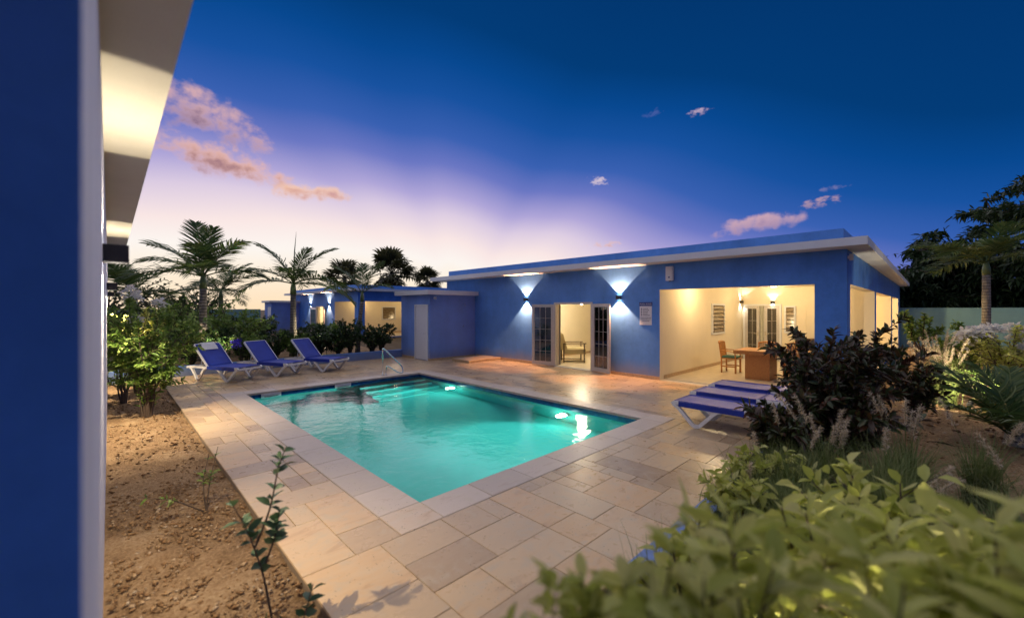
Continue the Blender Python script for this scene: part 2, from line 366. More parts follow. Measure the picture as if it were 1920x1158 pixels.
def spot(parent, loc, direction, power, half, blend, col, rad=.03, name='lamp_light'):
    l = bpy.data.lights.new(name, 'SPOT'); l.energy = power; l.spot_size = 2*R(half); l.spot_blend = blend; l.color = col; l.shadow_soft_size = rad
    o = bpy.data.objects.new(name, l); COL.objects.link(o); o.parent = parent; o.location = loc
    o.rotation_euler = Vector(direction).to_track_quat('-Z', 'Y').to_euler(); return o
def point(parent, loc, power, col, rad=.06, name='lamp_light'):
    l = bpy.data.lights.new(name, 'POINT'); l.energy = power; l.color = col; l.shadow_soft_size = rad
    o = bpy.data.objects.new(name, l); COL.objects.link(o); o.parent = parent; o.location = loc; return o

# ------------------------------------------------------------ ground and terrace
TX0, TX1, TY0, TY1 = 1.0, 10.8, 1.6, 15.2            # terrace
OX0, OX1, OY0, OY1 = 1.8, 7.2, 3.2, 11.4             # outer edge of the coping
PX0, PX1, PY0, PY1 = 2.22, 6.8, 3.6, 11.0            # pool opening
def ring(mb, a, b, z):                                # flat sheet a with hole b
    x0, x1, y0, y1 = a; u0, u1, v0, v1 = b
    for q in ((x0, u0, y0, y1), (u1, x1, y0, y1), (u0, u1, y0, v0), (u0, u1, v1, y1)):
        mb.add([(q[0], q[2], z), (q[1], q[2], z), (q[1], q[3], z), (q[0], q[3], z)], [(0, 1, 2, 3)])
g = MB(); ring(g, (-900, 900, -900, 900), (PX0-.2, PX1+.2, PY0-.2, PY1+.2), -.12)
tag(g.build('ground', EARTH), kind='structure')
g = MB(); ring(g, (TX0, TX1, TY0, TY1), (PX0-.05, PX1+.05, PY0-.05, PY1+.05), -.012)
for q in ((TX0, TX1, TY0, TY0), (TX0, TX0, TY0, TY1)):
    g.add([(q[0], q[2], -.12), (q[1], q[3], -.12), (q[1], q[3], -.012), (q[0], q[2], -.012)], [(0, 1, 2, 3)])
terrace = tag(g.build('terrace', GROUT), kind='structure')
rng = random.Random(11)
U = .2; nx, ny = round((TX1-TX0)/U), round((TY1-TY0)/U)
occ = np.zeros((nx, ny), bool)
occ[round((OX0-TX0)/U):round((OX1-TX0)/U), round((OY0-TY0)/U):round((OY1-TY0)/U)] = True
occ[round((8.6-TX0)/U):, round((13.2-TY0)/U):] = True
tiles = []
SZ = [(3, 2), (2, 3), (3, 3), (2, 2), (4, 2), (2, 4), (3, 2), (2, 2), (2, 1), (1, 2)]
for j in range(ny):
    for i in range(nx):
        if occ[i, j]: continue
        opts = SZ[:]; rng.shuffle(opts)
        opts += [(2, 1), (1, 2), (1, 1)]
        for a, b in opts:
            if i+a <= nx and j+b <= ny and not occ[i:i+a, j:j+b].any():
                if (a, b) in ((2, 1), (1, 2)) and rng.random() < .5 and (a, b) != opts[-2]: continue
                occ[i:i+a, j:j+b] = True; tiles.append((i, j, a, b)); break
        else:
            occ[i, j] = True; tiles.append((i, j, 1, 1))
def tdist(t):
    x, y = TX0+(t[0]+t[2]/2)*U, TY0+(t[1]+t[3]/2)*U; d = x*FW.x+y*FW.y
    return -t[2]*t[3]/d**2.6
tiles.sort(key=tdist)
shared = {}; JN = .0022
stuff = MB()
for k, (i, j, a, b) in enumerate(tiles):
    x, y = TX0+i*U, TY0+j*U; lift = rng.uniform(-.0015, .0015)
    if k < 300:
        if (a, b) not in shared:
            m = MB(); m.cbox(JN, a*U-JN, JN, b*U-JN, -.028, 0, .003); o = m.build('paving_tile', TRAV, terrace); shared[(a, b)] = o.data
        else: o = link('paving_tile', shared[(a, b)], terrace)
        o.location = (x, y, lift)
    else: stuff.cbox(x+JN, x+a*U-JN, y+JN, y+b*U-JN, -.028, lift, .003)
tag(stuff.build('paving_tile', TRAV, terrace), kind='stuff')

# ------------------------------------------------------------ pool
pool = thing('swimming_pool', 'rectangular turquoise swimming pool with pale stone coping and lit water', 'swimming pool', (PX0, PY0, 0))
PW, PL = PX1-PX0, PY1-PY0; DEP = -1.2
m = MB(); z1 = -.03
m.add([(0, 0, DEP), (PW, 0, DEP), (PW, PL, DEP), (0, PL, DEP), (0, 0, z1), (PW, 0, z1), (PW, PL, z1), (0, PL, z1)],
      [(0, 1, 2, 3), (0, 4, 5, 1), (1, 5, 6, 2), (2, 6, 7, 3), (3, 7, 4, 0)])
m.build('basin', BASIN, pool)
m = MB(); t_ = .012; zb = -.27
for q in ((0, PW, 0, t_), (0, PW, PL-t_, PL), (0, t_, t_, PL-t_), (PW-t_, PW, t_, PL-t_)): m.box(*q, zb, z1+.001)
m.build('waterline_tiles', NAVY, pool)
for i in range(4):
    m = MB(); m.box(2.55, PW-.02, PL-.36*(i+1), PL-.36*i-.001, DEP+.01, -.36-.24*i); m.build('pool_step', BASIN, pool)
# coping stones
def cope(x0, x1, y0, y1):
    m = MB(); m.cbox(x0+.002, x1-.002, y0+.002, y1-.002, -.045, .004+rng.uniform(0, .002), .006); m.build('coping_stone', COPE, pool)
ax0, ax1, ay0, ay1 = OX0-PX0, OX1-PX0, OY0-PY0, OY1-PY0
def runs(a, b, n):
    c = [a]; 
    for i in range(n-1): c.append(a+(b-a)*(i+1)/n+rng.uniform(-.08, .08))
    return c+[b]
e = .02
for (y0, y1) in ((ay0, e), (PL-e, ay1)):
    cs = [ax0, .02]+runs(.02, PW-.02, 7)[1:-1]+[PW-.02, ax1]
    for a, b in zip(cs, cs[1:]): cope(a, b, y0, y1)
for (x0, x1) in ((ax0, e), (PW-e, ax1)):
    cs = runs(e, PL-e, 12)
    for a, b in zip(cs, cs[1:]): cope(x0, x1, a, b)
for sx in (.32, 2.02):                                # skimmers on the far wall
    m = MB(); y = PL-.014
    m.box(sx, sx+.42, y-.02, y, -.10, -.045); m.box(sx, sx+.06, y-.02, y, -.22, -.10); m.box(sx+.36, sx+.42, y-.02, y, -.22, -.10); m.box(sx, sx+.42, y-.02, y, -.26, -.22)
    s_ = m.build('skimmer', PLASTIC, pool)
    m = MB(); m.box(sx+.06, sx+.36, y-.008, y-.004, -.22, -.10); m.build('skimmer_mouth', RUBBER, s_)
for ly in (9.2, 5.34):
    m = MB(); n = 16; c = Vector((PW-.02, ly-PY0, -.62))
    m.tube([c, c+Vector((-.03, 0, 0))], .11, 16); l_ = m.build('pool_lamp', PLASTIC, pool)
    m = MB(); m.tube([c+Vector((-.031, 0, 0)), c+Vector((-.036, 0, 0))], .065, 16); m.build('lamp_lens', E_POOL, l_)
    spot(l_, c+Vector((-.08, 0, 0)), (-1, -.32, -.03), 1000, 78, 1.0, (.76, 1, .93), .07); point(l_, c+Vector((-.2, 0, 0)), 14, (.78, 1, .85), .07)
m = MB(); nxw, nyw = 2, 2
m.add([(PX0, PY0, -.10), (PX1, PY0, -.10), (PX1, PY1, -.10), (PX0, PY1, -.10)], [(0, 1, 2, 3)])
tag(m.build('water', WATER), kind='structure')
# handrail
hr = thing('pool_handrail', 'bent stainless steel handrail at the far edge of the pool', 'handrail', (5.98, 11.2, 0))
def arc(pts, n=6):                                    # round the corners of a polyline
    P = [Vector(p) for p in pts]; out = [P[0]]
    for a, b, c in zip(P, P[1:], P[2:]):
        r = min((b-a).length, (c-b).length, .16)*.5; p, q = b+(a-b).normalized()*r, b+(c-b).normalized()*r
        for i in range(n+1):
            t = i/n; out.append(p*(1-t)**2+b*2*t*(1-t)+q*t*t)
    return out+[P[-1]]
m = MB(); m.tube(arc([(-.26, .06, 0), (-.26, .06, .82), (.25, -.16, .24), (.27, -.2, .06), (.14, -.14, .06), (-.16, .0, .30), (-.18, .02, .0)]), .021, 10); m.build('rail', STEEL, hr, True)
for p in ((-.26, .06), (-.18, .02)):
    m = MB(); m.tube([(p[0], p[1], .004), (p[0], p[1], .016)], .045, 12); m.build('floor_flange', STEEL, hr)

# ------------------------------------------------------------ villas
def wall(name, parent, origin, axis, length, z0, z1, thick, openings, mats):
    """wall with openings; axis 'x' or 'y'; outer face at 0, thickness towards +; mats = (outer, inner)"""
    As = sorted({0, length, *[v for o in openings for v in o[:2]]}); Zs = sorted({z0, z1, *[v for o in openings for v in o[2:]]})
    solid = lambda i, k: 0 <= i < len(As)-1 and 0 <= k < len(Zs)-1 and not any(o[0] <= As[i] and As[i+1] <= o[1] and o[2] <= Zs[k] and Zs[k+1] <= o[3] for o in openings)
    m = MB(); P = (lambda a, t, z: (a, t, z)) if axis == 'x' else (lambda a, t, z: (t, a, z))
    for i in range(len(As)-1):
        for k in range(len(Zs)-1):
            if not solid(i, k): continue
            a, b, c, d = As[i], As[i+1], Zs[k], Zs[k+1]; T = thick
            m.add([P(a, 0, c), P(b, 0, c), P(b, 0, d), P(a, 0, d)], [(0, 1, 2, 3)], 0)
            m.add([P(a, T, c), P(b, T, c), P(b, T, d), P(a, T, d)], [(3, 2, 1, 0)], 1)
            for (di, dk, q) in ((-1, 0, [P(a, 0, c), P(a, T, c), P(a, T, d), P(a, 0, d)]), (1, 0, [P(b, 0, c), P(b, T, c), P(b, T, d), P(b, 0, d)]),
                                (0, -1, [P(a, 0, c), P(b, 0, c), P(b, T, c), P(a, T, c)]), (0, 1, [P(a, 0, d), P(b, 0, d), P(b, T, d), P(a, T, d)])):
                if not solid(i+di, k+dk): m.add(q, [(0, 1, 2, 3)], 1 if 0 <= i+di < len(As)-1 and 0 <= k+dk < len(Zs)-1 else 0)
    return m.build(name, list(mats), parent, loc=origin)
def jalousie(parent, M, w, h, n=7):
    """louvred window; M places local x along the wall, y out of the wall"""
    m = MB(); f = .06
    for q in ((0, f, 0, h), (w-f, w, 0, h), (f, w-f, 0, f), (f, w-f, h-f, h)): m.box(q[0], q[1], -.01, .05, q[2], q[3], M=M)
    win = m.build('louvre_window', WHITE_P, parent)
    m = MB(); m.box(f, w-f, -.008, -.002, f, h-f, M=M); m.build('window_back', RUBBER, win)
    for i in range(n):
        z = f+(h-2*f)*(i+.5)/n; m = MB(); s = (h-2*f)/n*.42
        m.add([M @ Vector(p) for p in ((f, .004, z+s), (w-f, .004, z+s), (w-f, .05, z-s), (f, .05, z-s), (f, .012, z+s), (w-f, .012, z+s), (w-f, .058, z-s), (f, .058, z-s))],
              [(0, 1, 2, 3), (7, 6, 5, 4), (0, 4, 5, 1), (2, 6, 7, 3)]); m.build('louvre', LOUV, win)
def leaf_door(parent, M, w, h, handle_right=True, cols=3, rows=5, name='door_leaf'):
    m = MB(); f = .10
    for q in ((0, f, 0, h), (w-f, w, 0, h), (f, w-f, 0, f+.03), (f, w-f, h-f, h)): m.box(q[0], q[1], 0, .05, q[2], q[3], M=M)
    d = m.build(name, ALU, parent)
    m = MB(); m.box(f-.01, w-f+.01, .018, .026, f+.02, h-f+.01, M=M); m.build('glass_pane', GLASS, d)
    for i in range(1, cols):
        x = f+(w-2*f)*i/cols; m = MB(); m.box(x-.005, x+.005, .008, .036, f+.03, h-f, M=M); m.build('muntin', ALU, d)
    for i in range(1, rows):
        z = f+(h-2*f)*i/rows; m = MB(); m.box(f, w-f, .0085, .0355, z-.0045, z+.0045, M=M); m.build('muntin', ALU, d)
    hx = w-.05 if handle_right else .05; sg = -1 if handle_right else 1
    m = MB(); m.tube([M @ Vector(p) for p in ((hx, .05, 1.0), (hx, .10, 1.0), (hx+sg*.13, .10, 1.0))], .011, 6); m.box(hx-.02, hx+.02, .05, .058, .92, 1.08, M=M)
    m.build('handle', STEEL, d); return d
def T(x, y, z=0, rz=0): return Matrix.Translation((x, y, z)) @ Matrix.Rotation(rz, 4, 'Z')
WH = 3.185; VL, VD = 13.98, 19.8
def villa(X, Y, label, detail=True, lamp=1.0):
    v = thing('villa', label, 'house', (X, Y, 0))
    side = [(.49, 5.86, 0, 2.48), (6.37, 13.1, 0, 2.48), (13.8, 18.3, 0, 2.48)]
    fr = [(.54, 4.01, 0, 2.48), (6.2, 7.76, 0, 2.17)]
    wall('wall', v, (0, 0, 0), 'y', VL, -.1, WH, .25, fr, (BLUE, CREAM))
    wall('wall', v, (.25, 0, 0), 'x', VD-.5, -.1, WH, .25, [(a-.25, b-.25, c, d) for a, b, c, d in side], (BLUE, CREAM))
    m = MB(); m.box(.25, VD, VL-.25, VL, -.1, WH); m.box(VD-.25, VD, 0, VL-.25, -.1, WH); m.build('wall', BLUE, v)
    m = MB(); m.box(.25, VD-.25, .25, VL-.25, -.08, .012); m.build('floor', FLOORT, v)
    m = MB(); m.box(.25, VD-.25, .25, VL-.25, 2.75, 2.85); m.build('ceiling', CREAM, v)
    m = MB()
    m.box(.25, 19.5, 4.01, 4.2, .012, 2.75); m.box(7.0, 7.2, .25, 4.01, .012, 2.75); m.box(13.4, 13.6, .25, 4.01, .012, 2.75)
    m.box(4.6, 4.8, 4.2, 9.6, .012, 2.75); m.box(.25, 4.6, 9.4, 9.6, .012, 2.75); m.box(.25, 4.6, 4.9, 5.1, .012, 2.75)
    m.build('inner_wall', CREAM, v)
    m = MB(); m.box(-.55, VD+.5, -.37, VL+.5, 3.18, 3.34); rf = m.build('roof_slab', WHITE_P, v)
    m = MB(); P0 = .06
    for q in ((P0, P0+.2, P0, VL-P0), (VD-.26, VD-.06, P0, VL-P0), (P0+.2, VD-.26, P0, P0+.2), (P0+.2, VD-.26, VL-P0-.2, VL-P0)): m.box(*q, 3.338, 3.62)
    m.build('parapet', BLUE, v)
    m = MB(); m.box(P0+.2, VD-.26, P0+.2, VL-P0-.2, 3.338, 3.40); m.build('roof_covering', ROOFM, v)
    # stone skirting along the outside and the porch
    for q in ((-.018, .0, 0, .54, -.02, .09), (-.018, .0, 4.01, 6.2, -.02, .09), (-.018, .0, 7.76, 11.9, -.02, .09), (.25, 7.0, 3.99, 4.009, .013, .11), (6.982, 6.999, .25, 3.99, .013, .11), (.25, 4.6, 9.385, 9.399, .013, .1), (4.585, 4.599, 5.1, 9.385, .013, .1)):
        m = MB(); m.box(*q); m.build('skirting', SKIRT, v)
    # main door frame and open leaves
    m = MB(); 
    for q in ((6.2, 6.27, 0, 2.17), (7.69, 7.76, 0, 2.17), (6.27, 7.69, 2.10, 2.17)): m.box(-.02, .10, q[0], q[1], q[2], q[3])
    m.box(-.02, .20, 6.27, 7.69, -.02, .025); m.build('door_frame', ALU, v)
    leaf_door(v, T(-.03, 6.2, .03) @ Matrix.Rotation(R(-90-17), 4, 'Z'), .80, 2.08, True)
    leaf_door(v, T(-.03, 7.76, .03) @ Matrix.Rotation(R(90+14), 4, 'Z') @ Matrix.Scale(-1, 4, (0, 1, 0)), .84, 2.08, True)
    # porch: louvred window in the side wall, glazed double door and louvred window in the back wall
    jalousie(v, T(4.95, 4.008, 1.08, R(180)), 1.2, 1.05)
    Mb = T(6.998, 4.0, 0, R(-90))     # local x runs towards -y, local y towards +x -> flip
    Mb = Matrix(((0, -1, 0, 6.998), (-1, 0, 0, 3.95), (0, 0, 1, .013), (0, 0, 0, 1)))
    m = MB()
    for q in ((0, .06, 0, 2.12), (1.22, 1.28, 0, 2.12), (.06, 1.22, 2.06, 2.12)): m.box(q[0], q[1], 0, .07, q[2], q[3], M=Mb)
    pf = m.build('porch_door_frame', WHITE_P, v)
    leaf_door(v, Mb @ T(.06, .01), .5, 2.05, True, 2, 4, 'porch_door_leaf'); leaf_door(v, Mb @ T(.72, .01), .5, 2.05, False, 2, 4, 'porch_door_leaf')
    m = MB(); 
    pts = [(.5+.02*i, .012+.012*math.sin(i*1.7)) for i in range(12)]
    m.add([Mb @ Vector((x, y, z)) for z in (.03, 2.04) for x, y in pts], [(i, i+1, 12+i+1, 12+i) for i in range(11)]); m.build('curtain', CURT, v)
    jalousie(v, Mb @ T(1.36, 0, 1.05), .36, 1.0, 6)
    m = MB()
    for q in ((2.0, 2.03, 0, 2.05), (2.5, 2.53, 0, 2.05), (2.03, 2.5, 2.02, 2.05)): m.box(q[0], q[1], 0, .02, q[2], q[3], M=Mb)
    m.box(2.03, 2.5, 0, .008, 0, 2.02, M=Mb); m.build('cupboard_door', CREAM, v)
    # ceiling lamps of the porches and the sitting room
    for i, (x, y, p) in enumerate(((1.9, 3.2, 75), (3.6, 1.6, 75), (5.6, 2.6, 70), (10., 2.2, 480), (16., 2.2, 480))):
        m = MB(); m.tube([(x, y, 2.75), (x, y, 2.715)], .11, 14); cl = m.build('ceiling_lamp', PLASTIC, v)
        m = MB(); m.tube([(x, y, 2.714), (x, y, 2.70)], .085, 14); m.build('lamp_lens', E_WARM, cl)
        point(cl, (x, y, 2.52), p*lamp, (1, .74, .40) if i < 5 else (1, .86, .62), .09)
    m = MB(); m.tube([(1.6, 7.78, 2.75), (1.6, 7.78, 2.30)], .008, 6); pd = m.build('pendant_lamp', LAMPM, v)
    m = MB(); n_ = 8; m.tube([(1.6, 7.78, 2.21+.10*math.cos(math.pi*(i+.02)/(n_+.04))) for i in range(n_+1)], [max(.004, .10*math.sin(math.pi*i/n_)) for i in range(n_+1)], 14); m.build('lamp_globe', E_GLOBE, pd, True)
    if detail:      # curtain in the sitting room
        m = MB(); pts = [(.30+.03*math.sin(i*1.9), 7.72+.035*i) for i in range(9)]
        m.add([(x, y, z) for z in (.03, 2.3) for x, y in pts], [(i, i+1, 9+i+1, 9+i) for i in range(8)]); m.build('curtain', CURT, v)
    return v
VX, VY = 10.8, 1.22
villa(VX, VY, 'blue flat-roofed villa with lit open porch facing the pool')
villa(VX+1.2, VY+25.9, 'lavender-blue villa far behind the hedge and loungers', False, .4)

def wall_lamp(p, out, label, power_up, power_dn, col, group='box lamps shining up and down the walls', w=.12, dn_half=51, dn_blend=.32):
    o = thing('wall_lamp', label, 'wall lamp', p, 0, group)
    ox, oy = out; ang = math.atan2(oy, ox); M = Matrix.Rotation(ang, 4, 'Z')
    m = MB(); t = .008; a = w; h = .11                 # open box, local x out of the wall
    m.box(0, t, -a/2, a/2, -h/2, h/2, M=M); m.box(a-t, a, -a/2, a/2, -h/2, h/2, M=M); m.box(t, a-t, -a/2, -a/2+t, -h/2, h/2, M=M); m.box(t, a-t, a/2-t, a/2, -h/2, h/2, M=M)
    m.box(t, a-t, -a/2+t, a/2-t, -.012, .012, M=M); m.build('housing', LAMPM, o)
    for s in (1, -1):
        m = MB(); m.box(.02, a-.02, -a/2+.02, a/2-.02, s*.03-.004, s*.03+.004, M=M); m.build('lamp_lens', E_LED, o)
        spot(o, M @ Vector((a*.68, 0, s*.062)), (0, 0, s), power_up if s > 0 else power_dn, 48 if s > 0 else dn_half, .10 if s > 0 else dn_blend, col, .012)
    return o
WHT = (1, .50, .25)
wall_lamp((VX, 10.26, 2.29), (-1, 0), 'lit wall lamp on the blue villa, on the shower side of the open door', 270, 420, WHT)
wall_lamp((VX, 6.47, 2.29), (-1, 0), 'lit wall lamp on the blue villa between open door and notice board', 270, 420, WHT)
wall_lamp((VX+1.2, 36.2, 2.29), (-1, 0), 'distant wall lamp on the lavender villa, left of its door', 450, 450, WHT)
wall_lamp((VX+1.2, 32.2, 2.29), (-1, 0), 'distant wall lamp on the lavender villa, right of its door', 450, 450, WHT)
wall_lamp((VX+6.75, VY+4.01, 2.23), (0, -1), 'porch wall lamp in the corner beside the louvred window', 14, 14, (1, .9, .74))
wall_lamp((VX+7.0, VY+2.95, 2.2), (-1, 0), 'porch wall lamp above the glazed double door', 14, 14, (1, .9, .74))
# near villa along the left
LX = -.03
nv = thing('villa', 'pale villa wall with dark blue end and lit white overhanging eave close by', 'house', (LX, .9, 0))
m = MB(); m.add([(0, .004, -.1), (0, 14, -.1), (0, 14, WH), (0, .004, WH)], [(0, 1, 2, 3)]); m.add([(-5, 14, -.1), (0, 14, -.1), (0, 14, WH), (-5, 14, WH)], [(0, 1, 2, 3)]); m.build('side_wall', PALE, nv)
m = MB(); m.box(-5, 0, -.004, .003, -.1, WH); m.build('end_wall', BLUE, nv)
m = MB(); m.box(-5.3, .27, -1.2, 14.3, 3.18, 3.34); m.build('roof_slab', SOFFIT, nv)
m = MB(); m.box(-5, -.05, -.4, 13.9, 3.338, 3.62); m.build('parapet', BLUE, nv)
WRM = (1, .80, .52)
for y, lb in ((3.65, 'nearest wall lamp on the pale wall, lighting the eave'), (8.9, 'second wall lamp along the pale wall, half hidden by the first'), (13.6, 'farthest wall lamp along the pale wall, beside the tall shrub')):
    wall_lamp((LX, y, 2.30), (1, 0), lb, 60, 260 if y < 5 else 620, WRM, dn_half=58, dn_blend=.8)
# pump houses
BLUE_LIT = paint('lit_blue_render', (.14, .25, .60), .2, stain=.5)  # same blue as the villa walls, lightened to put the light into its colour
def pump_house(PHX, PHY, label):
    ph = thing('pump_house', label, 'outbuilding', (PHX, PHY, 0))
    m = MB(); m.box(0, 2.19, 0, 2.1, -.1, 2.5); m.build('wall', BLUE_LIT, ph)
    m = MB(); m.box(-.2, 2.195, -.22, 2.3, 2.495, 2.66); m.build('roof_slab', WHITE_P, ph)
    for q in ((-.012, 0, 0, .1, -.02, .085), (-.012, 0, 1.04, 2.1, -.02, .085), (0, 2.19, -.012, -.0005, -.02, .085)): m = MB(); m.box(*q); m.build('skirting', SKIRT, ph)
    m = MB()
    for q in ((.1, .16, 0, 2.12), (.98, 1.04, 0, 2.12), (.16, .98, 2.06, 2.12)): m.box(-.03, .01, q[0], q[1], q[2], q[3])
    m.build('door_frame', WHITE_P, ph)
    m = MB(); m.box(-.012, .008, .165, .975, .02, 2.055); d_ = m.build('door', DOORW, ph)
    m = MB(); m.tube([(-.012, .25, 1.02), (-.06, .25, 1.02), (-.06, .36, 1.02)], .011, 6); m.build('handle', STEEL, d_)
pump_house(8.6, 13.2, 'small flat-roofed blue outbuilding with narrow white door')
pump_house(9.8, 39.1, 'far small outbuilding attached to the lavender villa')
sp = thing('shower_platform', 'low travertine shower platform between outbuilding and villa wall', 'platform', (9.2, 11.6, 0))
for i in range(3):
    for j in range(2):
        m = MB(); m.cbox(.52*i+.002, .52*(i+1)-.002, .53*j+.002, .53*(j+1)-.002, .06, .10, .004); m.build('paving_tile', TRAV, sp)
m = MB(); m.box(.015, 1.545, .015, 1.045, 0, .06); m.build('platform_base', SKIRT, sp)
sh = thing('outdoor_shower', 'small chrome shower head and tap on the outbuilding wall', 'shower', (10.15, 13.2, 0))
m = MB(); m.tube(arc([(0, 0, 2.14), (0, -.16, 2.16), (0, -.17, 2.10)]), .012, 6); m.tube([(0, -.17, 2.10), (0, -.17, 2.08)], [.03, .055], 10); m.build('shower_head', STEEL, sh)
m = MB(); m.tube([(0, 0, 1.25), (0, -.05, 1.25)], .03, 10); m.tube([(0, -.05, 1.25), (0, -.05, 1.32)], .01, 6); m.build('tap', STEEL, sh)
# small fittings
def fitting(name, label, cat, p, parts):
    o = thing(name, label, cat, p)
    for nm, bx, mt in parts: m = MB(); m.box(*bx); m.build(nm, mt, o)
    return o
fitting('alarm_box', 'white alarm siren box under the eave above the porch', 'alarm', (VX, 4.93, 2.9), (('cover', (-.07, -.001, -.1, .1, -.19, .19), PLASTIC), ('base', (-.085, -.071, -.085, .085, -.175, .175), WHITE_P), ('status_lamp', (-.088, -.0855, -.02, .02, -.12, -.08), SIGNB), ('cable_gland', (-.05, -.02, -.015, .015, -.215, -.191), RUBBER)))
fitting('security_camera', 'small white camera box at the outbuilding corner', 'camera', (8.78, 13.2, 2.36), (('bracket', (-.02, .02, -.05, -.001, -.02, .02), PLASTIC), ('housing', (-.035, .035, -.14, -.051, -.05, .04), PLASTIC), ('lens', (-.02, .02, -.145, -.141, -.03, .01), RUBBER)))
fitting('corner_sensor', 'small beige sensor high on the villa corner under the eave', 'sensor', (VX+.12, VY, 3.02), (('bracket', (-.02, .02, -.03, -.001, -.03, .03), PLASTIC), ('housing', (-.04, .04, -.09, -.031, -.07, .06), CREAM)))
# notice board
nb = thing('notice_board', 'white pool rules board with dark blue header on villa wall', 'sign', (VX, 5.64, 1.5))
m = MB(); m.box(-.012, -.001, -.18, .18, 0, .53); m.build('panel', SIGNW, nb)
m = MB(); m.box(-.015, -.001, -.195, .195, .532, .64); m.build('header', SIGNB, nb)
def text(s, size, loc, parent, mat, name):
    c = bpy.data.curves.new(name, 'FONT'); c.body = s; c.size = size; c.align_x = 'CENTER'; c.align_y = 'CENTER'; c.extrude = .0006
    o = bpy.data.objects.new(name, c); COL.objects.link(o)
    me = bpy.data.meshes.new_from_object(o.evaluated_get(bpy.context.evaluated_depsgraph_get())); bpy.data.objects.remove(o)
    me.materials.clear(); me.materials.append(mat); q = link(name, me, parent, loc); q.rotation_euler = (R(90), 0, R(-90)); return q
text('POOL RULES', .062, (-.0165, 0, .586), nb, SIGNW, 'heading')
rr = random.Random(4)
for i in range(8):                                    # lines too small to read in the photograph: printed strokes
    z = .46-.047*i-(.02 if i > 4 else 0); m = MB(); x = .085 if i < 5 else .15; end = (-.06, -.10, -.05, -.05, -.12, -.15, -.15, -.10)[i]
    if i < 5: b = MB(); b.tube([(-.0125, .125, z), (-.0135, .125, z)], .017, 10); b.build('symbol', INK, nb)
    if i == 7: x = .1
    while x > end:
        w = rr.uniform(.014, .04); m.box(-.0138, -.0125, x-w, x, z-.009, z+.009); x -= w+.008
    m.build('text_line', INK, nb)

# ------------------------------------------------------------ loungers
def lounger(label, loc, rz, back, group):
    o = thing('sun_lounger', label, 'sun lounger', loc, rz, group)
    L, W, H = 1.92, .34, .37; hy = 1.12; BL = .78; a = R(back); cb, sb = math.cos(a), math.sin(a)
    for s in (-1, 1):
        def bar(path, w, th, nm):                      # flat plastic bar following (y,z) points
            m = MB(); P = [Vector((0, y, z)) for y, z in path]; n = len(P); vs = []
            for i in range(n):
                t = (P[min(i+1, n-1)]-P[max(i-1, 0)]).normalized(); nn = Vector((0, -t.z, t.y))
                k = th/2
                for dx, dn in ((-w/2, -k), (w/2, -k), (w/2, k), (-w/2, k)): vs.append(Vector((s*W+dx, 0, 0))+P[i]+nn*dn)
            fs = [(i*4+j, i*4+(j+1) % 4, (i+1)*4+(j+1) % 4, (i+1)*4+j) for i in range(n-1) for j in range(4)]+[(3, 2, 1, 0), tuple((n-1)*4+j for j in range(4))]
            m.add(vs, fs); return m.build(nm, PLASTIC, o)
        bar([(0, H-.03), (.03, H), (.2, H-.004), (hy, H-.01), (L-.1, H-.01), (L, H-.03)], .045, .055, 'side_rail')
        sm = lambda pts: [(p.y, p.z) for p in arc([(0, y, z) for y, z in pts], 4)]
        bar(sm([(.02, H-.03), (.1, H-.07), (.36, .028), (.44, .028), (.71, H-.06), (.8, H-.03)]), .05, .055, 'leg')
        bar(sm([(1.2, H-.03), (1.27, H-.07), (1.45, .028), (1.53, .028), (1.72, H-.06), (1.79, H-.03)]), .05, .055, 'leg')
        m = MB(); Mx = Matrix.Translation((0, hy, H+.01)) @ Matrix.Rotation(a, 4, 'X'); m.box(s*W-.02, s*W+.02, 0, BL, -.02, .025, M=Mx); m.build('back_rail', PLASTIC, o)
    for y in (.02, 1.9):
        m = MB(); m.box(-W+.02, W-.02, y-.025, y+.025, H-.05, H-.005); m.build('cross_bar', PLASTIC, o)
    def sheet(y0, y1, M, nm):
        n, k = 10, 6; m = MB(); vs = []
        for i in range(n+1):
            for j in range(k+1):
                u, v = i/n, j/k; vs.append(M @ Vector(((2*v-1)*(W-.012), y0+(y1-y0)*u, .034-.022*(1-(2*v-1)**2)*math.sin(math.pi*min(1, max(0, u))))))
        fs = [(i*(k+1)+j, i*(k+1)+j+1, (i+1)*(k+1)+j+1, (i+1)*(k+1)+j) for i in range(n) for j in range(k)]
        nv_ = len(vs); vs += [v+Vector((0, 0, -.012)) for v in vs]; fs += [tuple(nv_+q for q in reversed(f)) for f in fs]
        rim = [j for j in range(k+1)]+[i*(k+1)+k for i in range(1, n+1)]+[n*(k+1)+j for j in range(k-1, -1, -1)]+[i*(k+1) for i in range(n-1, 0, -1)]
        fs += [(rim[i], rim[(i+1) % len(rim)], nv_+rim[(i+1) % len(rim)], nv_+rim[i]) for i in range(len(rim))]
        m.add(vs, fs); return m.build(nm, SLING, o, True)
    sheet(.03, hy, T(0, 0, H), 'seat_sling'); sheet(.02, BL, Matrix.Translation((0, hy, H+.01)) @ Matrix.Rotation(a, 4, 'X'), 'back_sling')
    for s in (-1, 1):   # hems hanging over the rails
        m = MB(); m.box(s*(W+.024), s*(W+.03), .12, hy, H-.055, H+.03); m.build('sling_hem', SLING, o)
    m = MB(); Mx = Matrix.Translation((0, hy, H+.01)) @ Matrix.Rotation(a, 4, 'X'); m.box(-W, W, BL-.03, BL+.02, -.02, .03, M=Mx); m.build('head_bar', PLASTIC, o)
    if back > 10:
        q = Mx @ Vector((0, BL*.6, -.02)); m = MB()
        for s in (-1, 1): m.tube([(s*.24, q.y, q.z), (s*.24, q.y+.08, H-.02)], .012, 6)
        m.build('prop', STEEL, o)
    return o
